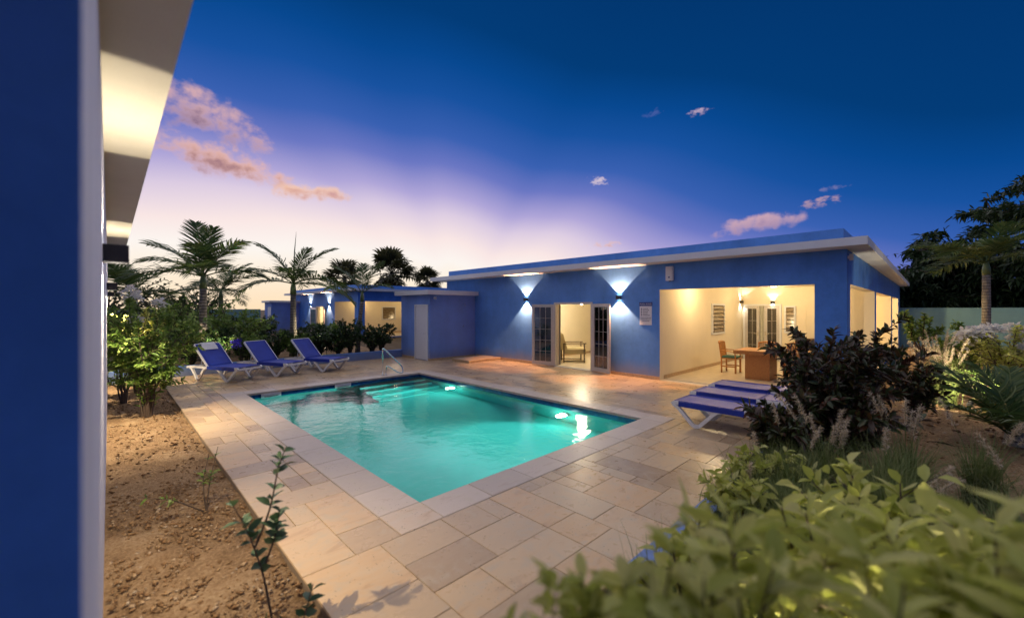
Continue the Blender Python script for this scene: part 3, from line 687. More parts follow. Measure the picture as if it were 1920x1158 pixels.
GL, GR = 'raised blue loungers behind the pool', 'flat blue loungers by the planting'
lounger('blue lounger with raised back, nearest the big leafy shrub', (2.72, 12.9, 0), R(27), 47, GL)
lounger('blue lounger with raised back, middle of the three behind the pool', (3.92, 13.0, 0), R(27), 47, GL)
lounger('blue lounger with raised back, nearest the pool handrail', (5.21, 13.0, 0), R(27), 47, GL)
lounger('flat blue lounger nearest the pool corner, its white V-shaped leg in full view', (7.2, 3.1, 0), math.pi, 2, GR)
lounger('flat blue lounger between two others near the pool corner', (8.25, 3.22, 0), math.pi, 2, GR)
lounger('flat blue lounger nearest the porch', (9.28, 3.25, 0), math.pi, 2, GR)

tw_ = thing('towel', 'white towel folded over the back of the lounger beside the leafy shrub', 'towel', (2.72, 12.9, 0), R(27))
Mx = Matrix.Translation((0, 1.12, .38)) @ Matrix.Rotation(R(47), 4, 'X'); m = MB()
pr_ = [(.56, .042), (.66, .046), (.76, .05), (.81, .05), (.826, .02), (.815, -.03), (.74, -.04), (.6, -.045)]
vs_ = [Mx @ Vector((sx*(.2+.012*math.sin(i*2.1)), y, z)) for i, (y, z) in enumerate(pr_) for sx in (-1, -.3, .35, 1)]
m.add(vs_, [(i*4+j, i*4+j+1, i*4+5+j, i*4+4+j) for i in range(len(pr_)-1) for j in range(3)]); m.build('cloth', plain('white_towel', (.72, .72, .72), .95), tw_, True)

# ------------------------------------------------------------ porch and sitting-room furniture
tb = thing('dining_table', 'long thick teak dining table with solid slab base in the porch', 'table', (13.05, 2.75, .012))
m = MB(); m.cbox(-.55, .55, -1.3, 1.15, .69, .80, .012); m.build('table_top', TEAK, tb)
m = MB(); m.box(-.38, .38, .3, .9, 0, .69); m.build('pedestal', TEAK, tb); m = MB(); m.box(-.38, .38, -1.05, -.5, 0, .69); m.build('pedestal', TEAK, tb)
def chair(label, x, y, rz):
    o = thing('dining_chair', label, 'chair', (x, y, .012), rz, 'teak dining chairs')
    m = MB(); m.box(-.24, .24, -.22, .22, .42, .455); m.build('seat', TEAK, o)
    m = MB(); m.cbox(-.225, .225, -.2, .2, .456, .51, .015); m.build('cushion', CUSH, o)
    for sx in (-1, 1):
        m = MB(); m.box(sx*.215-.022, sx*.215+.022, .17, .215, 0, .42); m.build('leg', TEAK, o)
        m = MB(); m.tube([(sx*.215, -.2, 0), (sx*.215, -.21, .45), (sx*.22, -.27, .92)], .024, 6); m.build('leg', TEAK, o)
        m = MB(); m.box(sx*.215-.018, sx*.215+.018, -.2, .17, .18, .215); m.build('stretcher', TEAK, o)
        m = MB(); m.tube([(sx*.225, -.24, .68), (sx*.25, -.02, .67), (sx*.24, .18, .64), (sx*.225, .19, .44)], .018, 6); m.build('armrest', TEAK, o)
    m = MB(); m.tube([(-.225, -.268, .90), (-.1, -.31, .935), (.1, -.31, .935), (.225, -.268, .90)], .03, 6); m.build('top_rail', TEAK, o)
    for i in range(7):
        x_ = -.165+.055*i; m = MB(); m.box(x_-.013, x_+.013, -.012, .0, .0, .47, M=Matrix.Translation((0, -.212, .45)) @ Matrix.Rotation(R(9), 4, 'X')); m.build('slat', TEAK, o)
    return o
chair('teak armchair at the near end of the table, by the cream wall', 13.6, 4.3, math.pi)
chair('teak armchair on the far side of the table, first from the cream wall', 14.0, 3.5, math.pi/2)
chair('teak armchair on the far side of the table, farther from the cream wall', 14.0, 2.75, math.pi/2)
chair('teak armchair on the pool side of the table behind the dark bush', 12.15, 2.3, -math.pi/2)
sf = thing('sofa', 'dark brown sofa at the back of the porch', 'sofa', (17.2, 2.6, .012))
m = MB(); m.cbox(-.4, .45, -.8, .8, .05, .42, .04); m.build('seat', plain('brown_fabric', (.10, .06, .04), .95), sf)
m = MB(); m.cbox(.2, .5, -.8, .8, .42, .9, .08); m.build('backrest', MAT['brown_fabric'], sf)
for s in (-.9, .8): m = MB(); m.cbox(-.4, .5, s, s+.1, .05, .62, .03); m.build('armrest', MAT['brown_fabric'], sf)
ac = thing('armchair', 'beige upholstered armchair with dark wooden frame inside the doorway', 'armchair', (12.3, 9.3, .012), R(-135)); ac.scale = (1.12,)*3
def rbox(nm, x0, x1, y0, y1, z0, z1, mt, M=None):
    m = MB(); m.cbox(x0, x1, y0, y1, z0, z1, .05)
    if M is not None: m.v = [tuple(M @ Vector(v)) for v in m.v]
    return m.build(nm, mt, ac)
rbox('seat_cushion', -.31, .31, -.32, .36, .27, .47, UPH); rbox('back_cushion', -.31, .31, -.09, .09, 0, .55, UPH, Matrix.Translation((0, -.33, .42)) @ Matrix.Rotation(R(16), 4, 'X'))
for s in (-1, 1):
    for y in (-.36, .30): m = MB(); m.box(s*.35-.02, s*.35+.02, y-.02, y+.02, 0, .60); m.build('leg', BARK, ac)
    m = MB(); m.box(s*.35-.03, s*.35+.03, -.38, .36, .60, .63); m.build('armrest', BARK, ac)
    m = MB(); m.box(s*.35-.018, s*.35+.018, -.34, .28, .03, .06); m.build('runner', BARK, ac)

# ------------------------------------------------------------ low walls
def low(name, label, x0, x1, y0, y1, z1, mt=BLUE):
    o = thing(name, label, 'wall', ((x0+x1)/2, (y0+y1)/2, 0)); m = MB(); w, d = (x1-x0)/2, (y1-y0)/2
    m.box(-w, w, -d, d, -.12, z1); m.build('wall_body', mt, o); m = MB(); m.cbox(-w-.004, w+.004, -d-.004, d+.004, z1+.001, z1+.03, .006); m.build('wall_cap', mt, o); return o
low('planter_wall', 'low blue planter wall behind the raised loungers', -.02, 8.58, 15.2, 15.38, .26)
low('planter_kerb', 'low blue kerb between terrace and foreground planting', 2.75, 10.75, 1.42, 1.59, .03, KERB)
low('garden_wall', 'pale green boundary wall behind the palm, below the big trees', 30.9, 31.15, -22, 9, 1.98, GWALL)
low('garden_wall', 'distant pale boundary wall beyond the lavender villa', -14, 11.5, 50, 50.25, 1.9, GWALL)

# ------------------------------------------------------------ soil beds
def bed(name, x0, x1, y0, y1, z, amp, step, seed):
    nx_, ny_ = max(2, int((x1-x0)/step)), max(2, int((y1-y0)/step)); r = np.random.RandomState(seed)
    xs, ys = np.linspace(x0, x1, nx_+1), np.linspace(y0, y1, ny_+1); X, Y = np.meshgrid(xs, ys, indexing='ij')
    Z = np.zeros_like(X)
    for k in range(14):
        fx, fy, p = r.uniform(.6, 9), r.uniform(.6, 9), r.uniform(0, 6.3); Z += np.sin(X*fx*2+p+np.sin(Y*fy))*np.cos(Y*fy*2+p*1.7)/(.6+.3*max(fx, fy))
    Z = z+amp*Z*.4+r.uniform(-1, 1, X.shape)*amp*.18
    V = np.stack([X, Y, Z], -1).reshape(-1, 3); I = np.arange((nx_+1)*(ny_+1)).reshape(nx_+1, ny_+1)
    F = np.stack([I[:-1, :-1], I[1:, :-1], I[1:, 1:], I[:-1, 1:]], -1).reshape(-1, 4)
    return tag(link(name, tri_mesh(name, V, F, SOIL, smooth=True)), kind='structure')
bed('soil_bed', LX, TX0-.002, .2, 15.19, -.05, .03, .05, 1)
bed('soil_bed', 8.9, 30.8, -9, .84, -.05, .05, .12, 2)
bed('soil_bed', -2.0, 8.88, -1.5, 1.41, -.05, .04, .08, 3)
bed('soil_bed', 0.0, 8.58, 15.39, 24, .17, .03, .1, 4)
def pebbles(name, label, regions, seed):
    r = np.random.RandomState(seed); V, F = [], []
    base = np.array([(1, 0, 0), (0, 1, 0), (-1, 0, 0), (0, -1, 0), (0, 0, 1), (0, 0, -1)], float); fc = np.array([(0, 1, 4), (1, 2, 4), (2, 3, 4), (3, 0, 4), (1, 0, 5), (2, 1, 5), (3, 2, 5), (0, 3, 5)])
    for x0, x1, y0, y1, z, n, s0, s1 in regions:
        for _ in range(n):
            s = s0*(s1/s0)**(r.rand()**2.2); a = r.rand()*6.28; v = base*(s*r.uniform(.5, 1.2, (6, 1)))*np.array([1, .8, .55])+r.uniform(-.15, .15, (6, 3))*s
            c, q = math.cos(a), math.sin(a); v = v @ np.array([[c, -q, 0], [q, c, 0], [0, 0, 1]]).T + np.array([r.uniform(x0, x1), r.uniform(y0, y1), z+s*.25])
            F.append(fc+6*len(V)); V.append(v)
    return tag(link(name, tri_mesh(name, np.concatenate(V), np.concatenate(F), STONE)), label, 'gravel', kind='stuff')
pebbles('soil_clods', 'loose brown clods and stones on the planting bed by the pale wall', [(LX+.02, .98, 1.5, 6, -.045, 9500, .003, .03), (LX+.02, .98, 6, 13, -.045, 2600, .006, .035)], 5)
pebbles('soil_clods', 'loose stones on the garden path by the villa', [(9, 18, -3.5, .8, -.04, 3600, .01, .06), (3, 9, -1.2, 1.2, -.04, 1500, .008, .035)], 6)

# ------------------------------------------------------------ plants
def leaves_np(P, Dr, L, W, r, fold=.25, droop=.15):
    """P base points, Dr unit directions (n,3) -> V,F of folded pointed leaves"""
    n = len(P); L = np.asarray(L).reshape(-1, 1); W = np.asarray(W).reshape(-1, 1)
    up = np.tile([0, 0, 1.], (n, 1))+r.normal(0, .45, (n, 3)); S = np.cross(Dr, up); S /= np.linalg.norm(S, axis=1, keepdims=True)+1e-9
    Nn = np.cross(S, Dr); dz = np.array([0, 0, 1.])
    q1 = P+Dr*L*.28; q2 = P+Dr*L*.62-dz*L*droop*.35; tip = P+Dr*L-dz*L*droop
    V = np.stack([P, q1-S*W*.42+Nn*W*fold, q1, q1+S*W*.42+Nn*W*fold, q2-S*W*.40+Nn*W*fold, q2, q2+S*W*.40+Nn*W*fold, tip], 1).reshape(-1, 3)
    f = np.array([(0, 2, 1), (0, 3, 2), (1, 2, 5), (1, 5, 4), (2, 3, 6), (2, 6, 5), (4, 5, 7), (5, 6, 7)])
    F = (f[None]+8*np.arange(n)[:, None, None]).reshape(-1, 3); return V, F
def unit(v): return v/(np.linalg.norm(v, axis=-1, keepdims=True)+1e-9)
def shrub(name, label, loc, h, rad, stems, nleaf, L, W, lmat, seed, cat='shrub', group=None, base_clear=.15, flowers=None, up=.35, spread=1.0, fl_n=0, twigs=5, fsize=.05, thick=1.):
    r = np.random.RandomState(seed); o = thing(name, label, cat, loc, 0, group); m = MB(); tw = []
    for s in range(stems):
        a = 2*math.pi*(s+r.rand()*.7)/stems; rr_ = rad*spread*r.uniform(.25, .95); hh = h*r.uniform(.72, 1.0)*(1-.28*(rr_/rad)**2)
        p0 = np.array([math.cos(a)*.07*rad, math.sin(a)*.07*rad, 0]); p3 = np.array([math.cos(a)*rr_, math.sin(a)*rr_, hh])
        pts = [p0+(p3-p0)*np.array([t**1.5, t**1.5, t**.85])+r.normal(0, .02*h, 3)*(t*(1-t)*4) for t in np.linspace(0, 1, 6)]
        m.tube(pts, [.016*h*thick*(1-.75*t) for t in np.linspace(0, 1, 6)], 5); tw.append((pts, base_clear, 1.))
        for b in range(twigs):
            t = r.uniform(max(.22, base_clear), .92); i = min(4, int(t*5)); q = pts[i]+(pts[i+1]-pts[i])*(t*5-i)
            aa = a+r.normal(0, 1.1); dl = rad*r.uniform(.28, .62); e_ = q+np.array([math.cos(aa)*dl, math.sin(aa)*dl, dl*r.uniform(.15, .95)])
            e_[2] = min(e_[2], h*1.03); tp = [q, (q+e_)/2+np.array([0, 0, .05*dl]), e_]; m.tube(tp, [.006*h*thick, .0045*h*thick, .002*h*thick], 4); tw.append((tp, .1, 1.))
    m.build('stem', TWIG, o)
    lens = np.array([np.linalg.norm(np.array(t[0][-1])-np.array(t[0][0])) for t in tw]); pr = lens/lens.sum(); cnt = r.multinomial(nleaf, pr); P = []; Dd = []
    for (pts, a0, a1), c in zip(tw, cnt):
        pts = np.array(pts); k = len(pts)-1
        for t in a0+(a1-a0)*r.rand(c)**.8:
            i = min(k-1, int(t*k)); q = pts[i]+(pts[i+1]-pts[i])*(t*k-i); ax = unit(pts[i+1]-pts[i]); out = r.normal(0, 1, 3); out -= ax*out.dot(ax)
            d = unit(out)*.8+ax*.55+np.array([0, 0, up*r.uniform(-.3, 1)]); P.append(q); Dd.append(unit(d))
    P, Dd = np.array(P), np.array(Dd); n = len(P); V, F = leaves_np(P, Dd, L*r.uniform(.55, 1.15, n), W*r.uniform(.7, 1.1, n), r)
    link('foliage', tri_mesh('foliage', V, F, lmat), o)
    if flowers is not None:
        ends = np.array([t[0][-1] for t in tw]); ends = ends[np.argsort(-ends[:, 2]+r.normal(0, .12*h, len(ends)))][:fl_n]
        for e_ in ends:
            k = 44; dirs = unit(r.normal(0, 1, (k, 3))*np.array([1, 1, .55])+np.array([0, 0, .5])); V, F = leaves_np(e_+dirs*fsize*r.uniform(.3, 1, (k, 1)), dirs, np.full(k, fsize*.75), np.full(k, fsize*.6), r)
            link('flower_head', tri_mesh('flower_head', V, F, flowers), o)
    return o
def frond_mesh(name, L, pairs, ll, lw, bend, seed, mat, vee=.35, lift=.0):
    """pinnate frond growing along +x, arching down"""
    r = np.random.RandomState(seed); ts = np.linspace(0, 1, 12)
    def rach(t): return np.array([L*(t-.10*bend*t**3), 0, L*(.10*t*(1+lift)-bend*.42*t**2.3)])
    m = MB(); m.tube([rach(t) for t in ts], [.018*L/2.*(1-.85*t)+.003 for t in ts], 5); V0 = [np.array(m.v)]; tri = []
    for f in m.f:
        for i in range(1, len(f)-1): tri.append((f[0], f[i], f[i+1]))
    F0 = [np.array(tri)]; off = len(m.v)
    for k in range(pairs):
        t = .16+.84*(k+.5)/pairs; p = rach(t); ax = unit(rach(min(1, t+.02))-rach(t-.02)); l = ll*(math.sin(math.pi*min(1, t*.86+.12))**.6)*r.uniform(.85, 1.1)
        for s in (-1, 1):
            sd = np.array([0, s, 0.]); d = unit(sd*(1-.35*t)+ax*(.35+.6*t)+np.array([0, 0, vee*r.uniform(.3, 1.2)])+r.normal(0, .07, 3)); w = lw*r.uniform(.8, 1.1)
            wd = unit(np.cross(d, np.array([0, 0, 1.])+r.normal(0, .3, 3))); q = [p, p+d*l*.35, p+d*l*.7-np.array([0, 0, l*.10]), p+d*l*.97-np.array([0, 0, l*.28])]
            v = [q[0]-wd*w*.25, q[0]+wd*w*.25, q[1]-wd*w*.5, q[1]+wd*w*.5, q[2]-wd*w*.38, q[2]+wd*w*.38, q[3]]
            V0.append(np.array(v)); F0.append(np.array([(0, 1, 3), (0, 3, 2), (2, 3, 5), (2, 5, 4), (4, 5, 6)])+off); off += 7
    return tri_mesh(name, np.concatenate(V0), np.concatenate(F0), mat)
FR = [frond_mesh('frond', 1.0, 40, .36, .021, b, 20+i, LF_PALM) for i, b in enumerate((.45, .7, 1.0, 1.35))]
FRD = frond_mesh('dry_frond', 1.0, 30, .3, .03, 1.5, 31, LF_DEAD)
def palm(label, loc, th, tr, fl, fr, seed, lean=(0, 0), dead=0, spear=0, group='feather palms', shaft=.5):
    o = thing('palm_tree', label, 'palm', loc, 0, group); r = random.Random(seed); m = MB()
    n = 12; pts = [(lean[0]*(i/n)**1.5, lean[1]*(i/n)**1.5, th*i/n) for i in range(n+1)]
    m.tube(pts, [tr*(1.35-.5*(i/n)**.4) for i in range(n+1)], 12); m.build('trunk', TRUNK, o, True); top = Vector(pts[-1])
    m = MB(); m.tube([top, top+Vector((0, 0, shaft*.5)), top+Vector((0, 0, shaft))], [tr*.95, tr*.85, tr*.4], 10); m.build('crownshaft', SHAFT, o, True)
    for i, (az_, pit, ln, k) in enumerate(fr):
        f = link('frond', FR[k], o, top+Vector((0, 0, shaft*.82))); f.scale = (ln*fl, ln*fl, ln*fl); f.rotation_euler = (r.uniform(-.25, .25), -R(pit), R(az_))
    for i in range(dead):
        f = link('dry_frond', FRD, o, top+Vector((0, 0, shaft*.3))); f.scale = (fl*.75,)*3; f.rotation_euler = (0, R(35), R(360*i/dead+20))
    if spear:
        m = MB(); m.tube([top+Vector((0, 0, shaft*.6)), top+Vector((.05, .02, shaft+spear*.6)), top+Vector((.12, .05, shaft+spear))], [.03, .02, .004], 6); m.build('spear_leaf', SHAFT, o)
    return o
def auto_fr(n, seed, lo=15, hi=75):
    r = random.Random(seed); return [(360*i/n+r.uniform(-14, 14)+(i % 2)*25, r.uniform(lo, hi), r.uniform(.82, 1.1), r.choice((0, 1, 1, 2, 2, 3))) for i in range(n)]
# camera right vector azimuth is -44.4 deg; fronds: azimuth measured from +x
palm('tall feather palm with arching fronds behind the leafy shrub', (2.3, 17.5, .15), 2.5, .12, 2.05, [(-50, 48, 1., 1), (135, 42, 1.1, 1), (165, 12, 1.1, 2), (-20, 18, 1., 2), (100, 75, 1.05, 0), (-75, 70, .9, 0), (60, 30, 1, 2), (-110, 25, 1, 3), (200, 30, .9, 2), (10, 60, .9, 1), (250, 50, .9, 2)], 1, spear=0)
palm('feather palm with upright spear leaf behind the third lounger', (5.0, 17.0, .15), 2.35, .115, 2.0, [(-45, 52, 1.05, 1), (130, 58, 1.05, 1), (-60, 12, 1.25, 2), (140, 8, 1.1, 2), (45, 40, .8, 2), (-100, 20, .9, 3), (-20, 0, 1.2, 2), (180, 30, .9, 2), (240, 40, .8, 3), (-70, 62, .8, 0)], 2, spear=1.9)
palm('slim young palm leaning beside the blue outbuilding', (7.2, 16.3, .15), 2.1, .085, 1.45, [(-40, 62, 1.1, 0), (140, 55, 1.1, 1), (-60, 28, 1., 2), (60, 70, 1., 0), (150, 25, 1., 2)], 3, lean=(.14, -.1), shaft=.4)
palm('dense palm at the far left behind the wall lamp', (.6, 20.0, .1), 2.0, .11, 2.0, auto_fr(11, 4, 0, 60), 4)
palm('dark palm standing between the two tallest feather palms', (4.0, 25.0, .1), 2.3, .11, 2.1, auto_fr(11, 6, 0, 65), 6)
# the tall feather palm', (2.0, 24.5, .1), 2.6, .13, 2.6, auto_fr(15, 9, 0, 70), 9)
palm('feather palm with grey trunk in front of the pale green wall', (22.2, -1.35, -.05), 3.2, .12, 2.0, auto_fr(14, 8, 5, 65), 8)
# fan palms far behind
def fan_mesh(seed):
    r = np.random.RandomState(seed); V, F = [], []; off = 0; m = MB(); m.tube([(0, 0, 0), (.35, 0, .05), (.7, 0, .03)], [.02, .015, .012], 4)
    tri = [(f[0], f[i], f[i+1]) for f in m.f for i in range(1, len(f)-1)]; V.append(np.array(m.v)); F.append(np.array(tri)); off = len(m.v); c = np.array([.68, 0, .03])
    for k in range(17):
        a = R(-125+250*k/16); l = .62*r.uniform(.85, 1.08)*(1-.2*abs(k-8)/8); d = np.array([math.cos(a), math.sin(a), r.uniform(-.05, .2)]); s = np.array([-math.sin(a), math.cos(a), 0]); w = .06
        V.append(np.array([c, c+d*l*.5-s*w, c+d*l*.5+s*w, c+d*l*.8-s*w*.6-np.array([0, 0, .03]), c+d*l*.8+s*w*.6-np.array([0, 0, .03]), c+d*l-np.array([0, 0, .16])])); F.append(np.array([(0, 1, 2), (1, 3, 4), (1, 4, 2), (3, 5, 4)])+off); off += 6
    return np.concatenate(V), np.concatenate(F)
FM = [tri_mesh('fan_leaf', *fan_mesh(60+i), LF_FAN) for i in range(3)]; FMD = tri_mesh('dry_fan_leaf', *fan_mesh(70), LF_DEAD)
def fan_palm(label, loc, th, cr, seed):
    o = thing('fan_palm', label, 'palm', loc, 0, 'fan palms on the skyline'); r = random.Random(seed); m = MB(); m.tube([(0, 0, 0), (.1, 0, th*.5), (0, 0, th)], [.3, .22, .2], 8); m.build('trunk', TRUNK, o)
    for i in range(34):
        f = link('fan_leaf', FM[i % 3], o, (0, 0, th)); s = cr*r.uniform(.72, .95); f.scale = (s, s, s); f.rotation_euler = (r.uniform(-.6, .6), R(-82+135*(i/34)**.9), r.uniform(0, 6.28))
    for i in range(20):
        f = link('dry_fan_leaf', FMD, o, (0, 0, th-.25-.05*i)); s = cr*.68; f.scale = (s, s, s); f.rotation_euler = (r.uniform(-.4, .4), R(r.uniform(52, 78)), r.uniform(0, 6.28))
    return o
fan_palm('fan palm with open crown above the lavender villa roof', (18.6, 45.5, -.1), 5.4, 2.3, 1)
fan_palm('largest fan palm, round crown on the skyline beside the blue villa', (22.4, 42., -.1), 6.0, 2.75, 2)
fan_palm('smallest fan palm on the skyline, nearest the blue villa roof', (25.3, 39.4, -.1), 5.1, 1.75, 3)
# hedge in the planter
r0 = random.Random(77)
HG = 'dark glossy hedge bushes in the planter'
spots_ = [(8.1, 16.0, 1.45), (7.55, 15.75, 1.15), (6.75, 16.0, 1.5), (6.2, 15.75, 1.1), (5.6, 15.95, 1.2), (4.7, 15.8, 1.0), (4.15, 16.1, 1.15), (3.3, 15.9, 1.0), (2.6, 16.2, 1.25), (1.8, 15.9, 1.2)]
hl = ['tall dark hedge bush against the blue outbuilding', 'low hedge bush by the outbuilding corner', 'tall dark hedge bush left of the young leaning palm', 'short hedge bush right of the spear-leaf palm trunk gap', 'hedge bush just right of the spear-leaf palm', 'hedge bush behind the lounger nearest the handrail', 'hedge bush between the second and third loungers', 'hedge bush behind the middle lounger', 'hedge bush at the foot of the tall feather palm', 'hedge bush behind the lounger nearest the leafy shrub']
for i, (x, y, h) in enumerate(spots_):
    shrub('hedge_bush', hl[i], (x, y, .15), h, .64, 11, 1700, .12, .06, LF_DARK if i not in (5, 7) else LF_GREEN, 100+i, 'bush', HG, .08)
shrub('flowering_plant', 'small plant with vivid violet flowers behind the first loungers', (3.05, 15.62, .15), .85, .3, 6, 260, .09, .04, LF_DARK, 130, 'plant', None, .1, FL_BLUE, fl_n=9, fsize=.075)
# far planting on the left
for i, (x, y, h, rd, mt, lb) in enumerate(((.3, 16.6, 2.0, .9, LF_DARK, 'dark bush beside the far end of the pale wall'), (1.1, 18.2, 2.4, 1.1, LF_GREEN, 'tall green bush behind the leafy white-flowered shrub'), (3.6, 18.6, 1.9, 1.1, LF_GREEN, 'rounded green bush between the two tallest feather palms'),
        (-.2, 23., 3.6, 1.9, LF_TREE, 'broad dark tree at the far left edge of the garden'), (3.0, 27., 3.3, 2.0, LF_TREE, 'dark tree behind the tall feather palm'), (6.3, 19., 1.3, .9, LF_DARK, 'low bush in front of the lavender villa'), (4.6, 20.5, 1.7, 1.0, LF_DARK, 'low dark bush behind the spear-leaf palm'), (3.1, 21.5, 2.3, 1.3, LF_GREEN, 'green bush seen between the palm trunks'), (1.6, 21.5, 2.8, 1.3, LF_TREE, 'dark bush left of the tall feather palm trunk'), (7.6, 20.5, 1.2, .9, LF_GREEN, 'low green bush before the lavender villa porch'))):
    shrub('garden_bush', lb, (x, y, .05), h, rd, 12, 2200, .17, .075, mt, 150+i, 'bush', 'background bushes', .05, twigs=7)
# tall shrub in the left bed
shrub('leafy_shrub', 'tall light green shrub with white flower heads in the soil bed', (.5, 10.2, -.05), 2.4, .85, 15, 4200, .125, .05, LF_GREEN, 201, 'shrub', None, .08, FL_WHITE, fl_n=5, twigs=8, fsize=.11, thick=.4)
shrub('leafy_shrub', 'smaller bare-stemmed shrub against the pale wall', (.22, 11.9, -.05), 1.2, .5, 8, 600, .1, .04, LF_GREEN, 202, 'shrub', None, .3)
shrub('leafy_shrub', 'yellow-green shrub in the soil bed behind the tall one', (.5, 13.2, -.05), 2.1, .7, 12, 2400, .12, .05, LF_LIGHT, 203, 'shrub', None, .1)
# thin saplings in the near bed
def sapling(label, loc, paths, nl, L, W, seed, mat=LF_SILV):
    o = thing('sapling', label, 'sapling', loc); r = np.random.RandomState(seed); P, Dd = [], []
    for pts in paths:
        m = MB(); q = [Vector(p) for p in arc(pts, 4)]; n = len(q); m.tube(q, [.0075*(1-.65*i/(n-1)) for i in range(n)], 6); m.build('stem', TWIG, o)
        pts = np.array([tuple(v) for v in q]); 
        for k in range(nl):
            t = .28+.72*(k+.5)/nl; i = min(n-2, int(t*(n-1))); p = pts[i]+(pts[i+1]-pts[i])*(t*(n-1)-i); ax = unit(pts[i+1]-pts[i])
            for s in (-1, 1):
                a = k*1.57+(0 if s > 0 else math.pi)+r.normal(0, .3); b = unit(np.cross(ax, [0.3, .2, .9])); c = np.cross(ax, b); P.append(p); Dd.append(unit((b*math.cos(a)+c*math.sin(a))*.85+ax*.6))
    for p, d in zip(P, Dd):
        V, F = leaves_np(p[None], d[None], [L*r.uniform(.6, 1.15)], [W*r.uniform(.8, 1.1)], r, .18, .25); link('leaf', tri_mesh('leaf', V, F, mat), o)
    return o
sapling('thin dark sapling rising from the soil in the foreground', (.74, 2.9, -.06), [[(0, 0, 0), (-.05, .03, .35), (-.12, .08, .62), (-.22, .16, .86)], [(-.09, .06, .52), (.0, .08, .72), (.06, .12, .98), (.1, .12, 1.08)], [(-.05, .03, .38), (.02, .04, .56), (.05, .05, .72)]], 9, .125, .055, 301)
sapling('short sapling at the foot of the thin dark one', (.84, 2.72, -.06), [[(0, 0, 0), (.04, .03, .12), (.1, .07, .24)], [(0, 0, 0), (-.1, .03, .08), (-.2, .05, .16)]], 4, .11, .06, 302)
sapling('light green sprig leaning over the terrace edge', (.68, 5.0, -.05), [[(0, 0, 0), (.03, .0, .3), (.1, .02, .62)], [(0, 0, 0), (-.02, .05, .3), (.04, .1, .55)], [(0, 0, 0), (-.25, -.05, .22), (-.5, -.1, .34)]], 6, .085, .03, 303, LF_GREEN)
# right-hand planting
RG = 'dark red-leaved bushes'
for i, (x, y, h, rd, n, lb) in enumerate(((5.65, 1.25, .8, .42, 1200, 'lowest dark red bush, overhanging the kerb'), (6.15, 1.2, 1.05, .5, 1500, 'low dark red bush in front of the flat loungers'), (6.9, 1.05, 1.95, .85, 2500, 'tallest dark red bush in front of the porch'), (8.3, .85, 1.92, .75, 2200, 'dark red bush in front of the villa corner'), (6.5, .75, 1.3, .55, 1700, 'dark red bush behind the fountain grass'), (10.2, .2, 1.15, .45, 1100, 'dark bush by the villa side openings'))):
    shrub('red_leaf_bush', lb, (x, y, -.06), h, rd, 11, n, .15, .055, LF_RED, 400+i, 'bush', RG, .08, up=.8)
def grass(label, loc, n, h, seed, plumes=0, mat=LF_GRASS, rad=.16, w=.006, group='clumps of fountain grass', arch=1.):
    o = thing('fountain_grass', label, 'grass clump', loc, 0, group); r = np.random.RandomState(seed); V, F = [], []; off = 0
    for _ in range(n):
        a = r.rand()*6.28; l = h*r.uniform(.6, 1.1); s = r.uniform(.15, .95)*arch; b = np.array([r.normal(0, rad*.4), r.normal(0, rad*.4), 0]); d = np.array([math.cos(a), math.sin(a), 0]); sd = np.array([-math.sin(a), math.cos(a), 0])
        v = []
        for t in (0, .35, .65, .85, 1.):
            p = b+d*l*s*.75*t**1.7+np.array([0, 0, l*(t-.42*s*t**2.6)]); ww = w*(1-t*.9); v += [p-sd*ww, p+sd*ww]
        V.append(np.array(v)); F.append(np.concatenate([np.array([(2*i, 2*i+1, 2*i+3), (2*i, 2*i+3, 2*i+2)]) for i in range(4)])+off); off += 10
    link('blades', tri_mesh('blades', np.concatenate(V), np.concatenate(F), mat), o)
    for k in range(plumes):
        a = r.rand()*6.28; l = h*r.uniform(1.05, 1.45); s = r.uniform(.1, .5); d = np.array([math.cos(a), math.sin(a), 0]); f = lambda t: d*l*s*t**1.6+np.array([0, 0, l*(t-.2*s*t**2.5)])
        m = MB(); m.tube([f(t) for t in (0, .3, .6, .8, 1.)], .002, 4); st = m.build('stalk', mat, o); V, F = [], []
        kk = 150; ts = .74+.26*r.rand(kk); P = np.array([f(t) for t in ts]); ax = unit(f(1.)-f(.8)); dr = unit(r.normal(0, 1, (kk, 3))*.8+ax*.9); V, F = leaves_np(P, dr, np.full(kk, .045), np.full(kk, .006), r, 0, .1)
        link('plume', tri_mesh('plume', V, F, LF_PLUME), o)
    return o
for i, (x, y, n, h, pl, lb) in enumerate(((5.3, .75, 420, .8, 7, 'fountain grass with pale plumes in front of the low dark red bush'), (5.9, .2, 420, .85, 6, 'fountain grass with plumes in front of the tallest dark red bush'), (6.3, -.35, 420, .8, 5, 'fountain grass right of the plumed clumps'), (4.2, .95, 420, .62, 0, 'low green grass clump behind the blue kerb'), (3.3, .95, 400, .6, 0, 'low green grass clump at the near end of the blue kerb'), (4.6, .2, 420, .8, 2, 'green grass clump behind the blurred leaves'),
        (12.3, -.2, 500, 1.05, 16, 'golden fountain grass lit by the porch beside the path'), (13.6, -.1, 400, 1.1, 12, 'golden fountain grass behind the first lit clump'), (4.9, -.6, 420, .8, 2, 'grass clump at the right beside the path'))):
    grass(lb, (x, y, -.06), n, h, 500+i, pl)
shrub('garden_bush', 'bright green bush with white flower heads at the right edge', (14.4, -1.15, -.05), 1.75, .85, 12, 2600, .13, .06, LF_LIGHT, 601, 'bush', None, .1, FL_WHITE, fl_n=12, twigs=7, fsize=.16)
shrub('garden_bush', 'upright dark green bush beside the golden grass', (15.6, -.55, -.05), 1.8, .5, 9, 1500, .14, .07, LF_GREEN, 602, 'bush', None, .05)
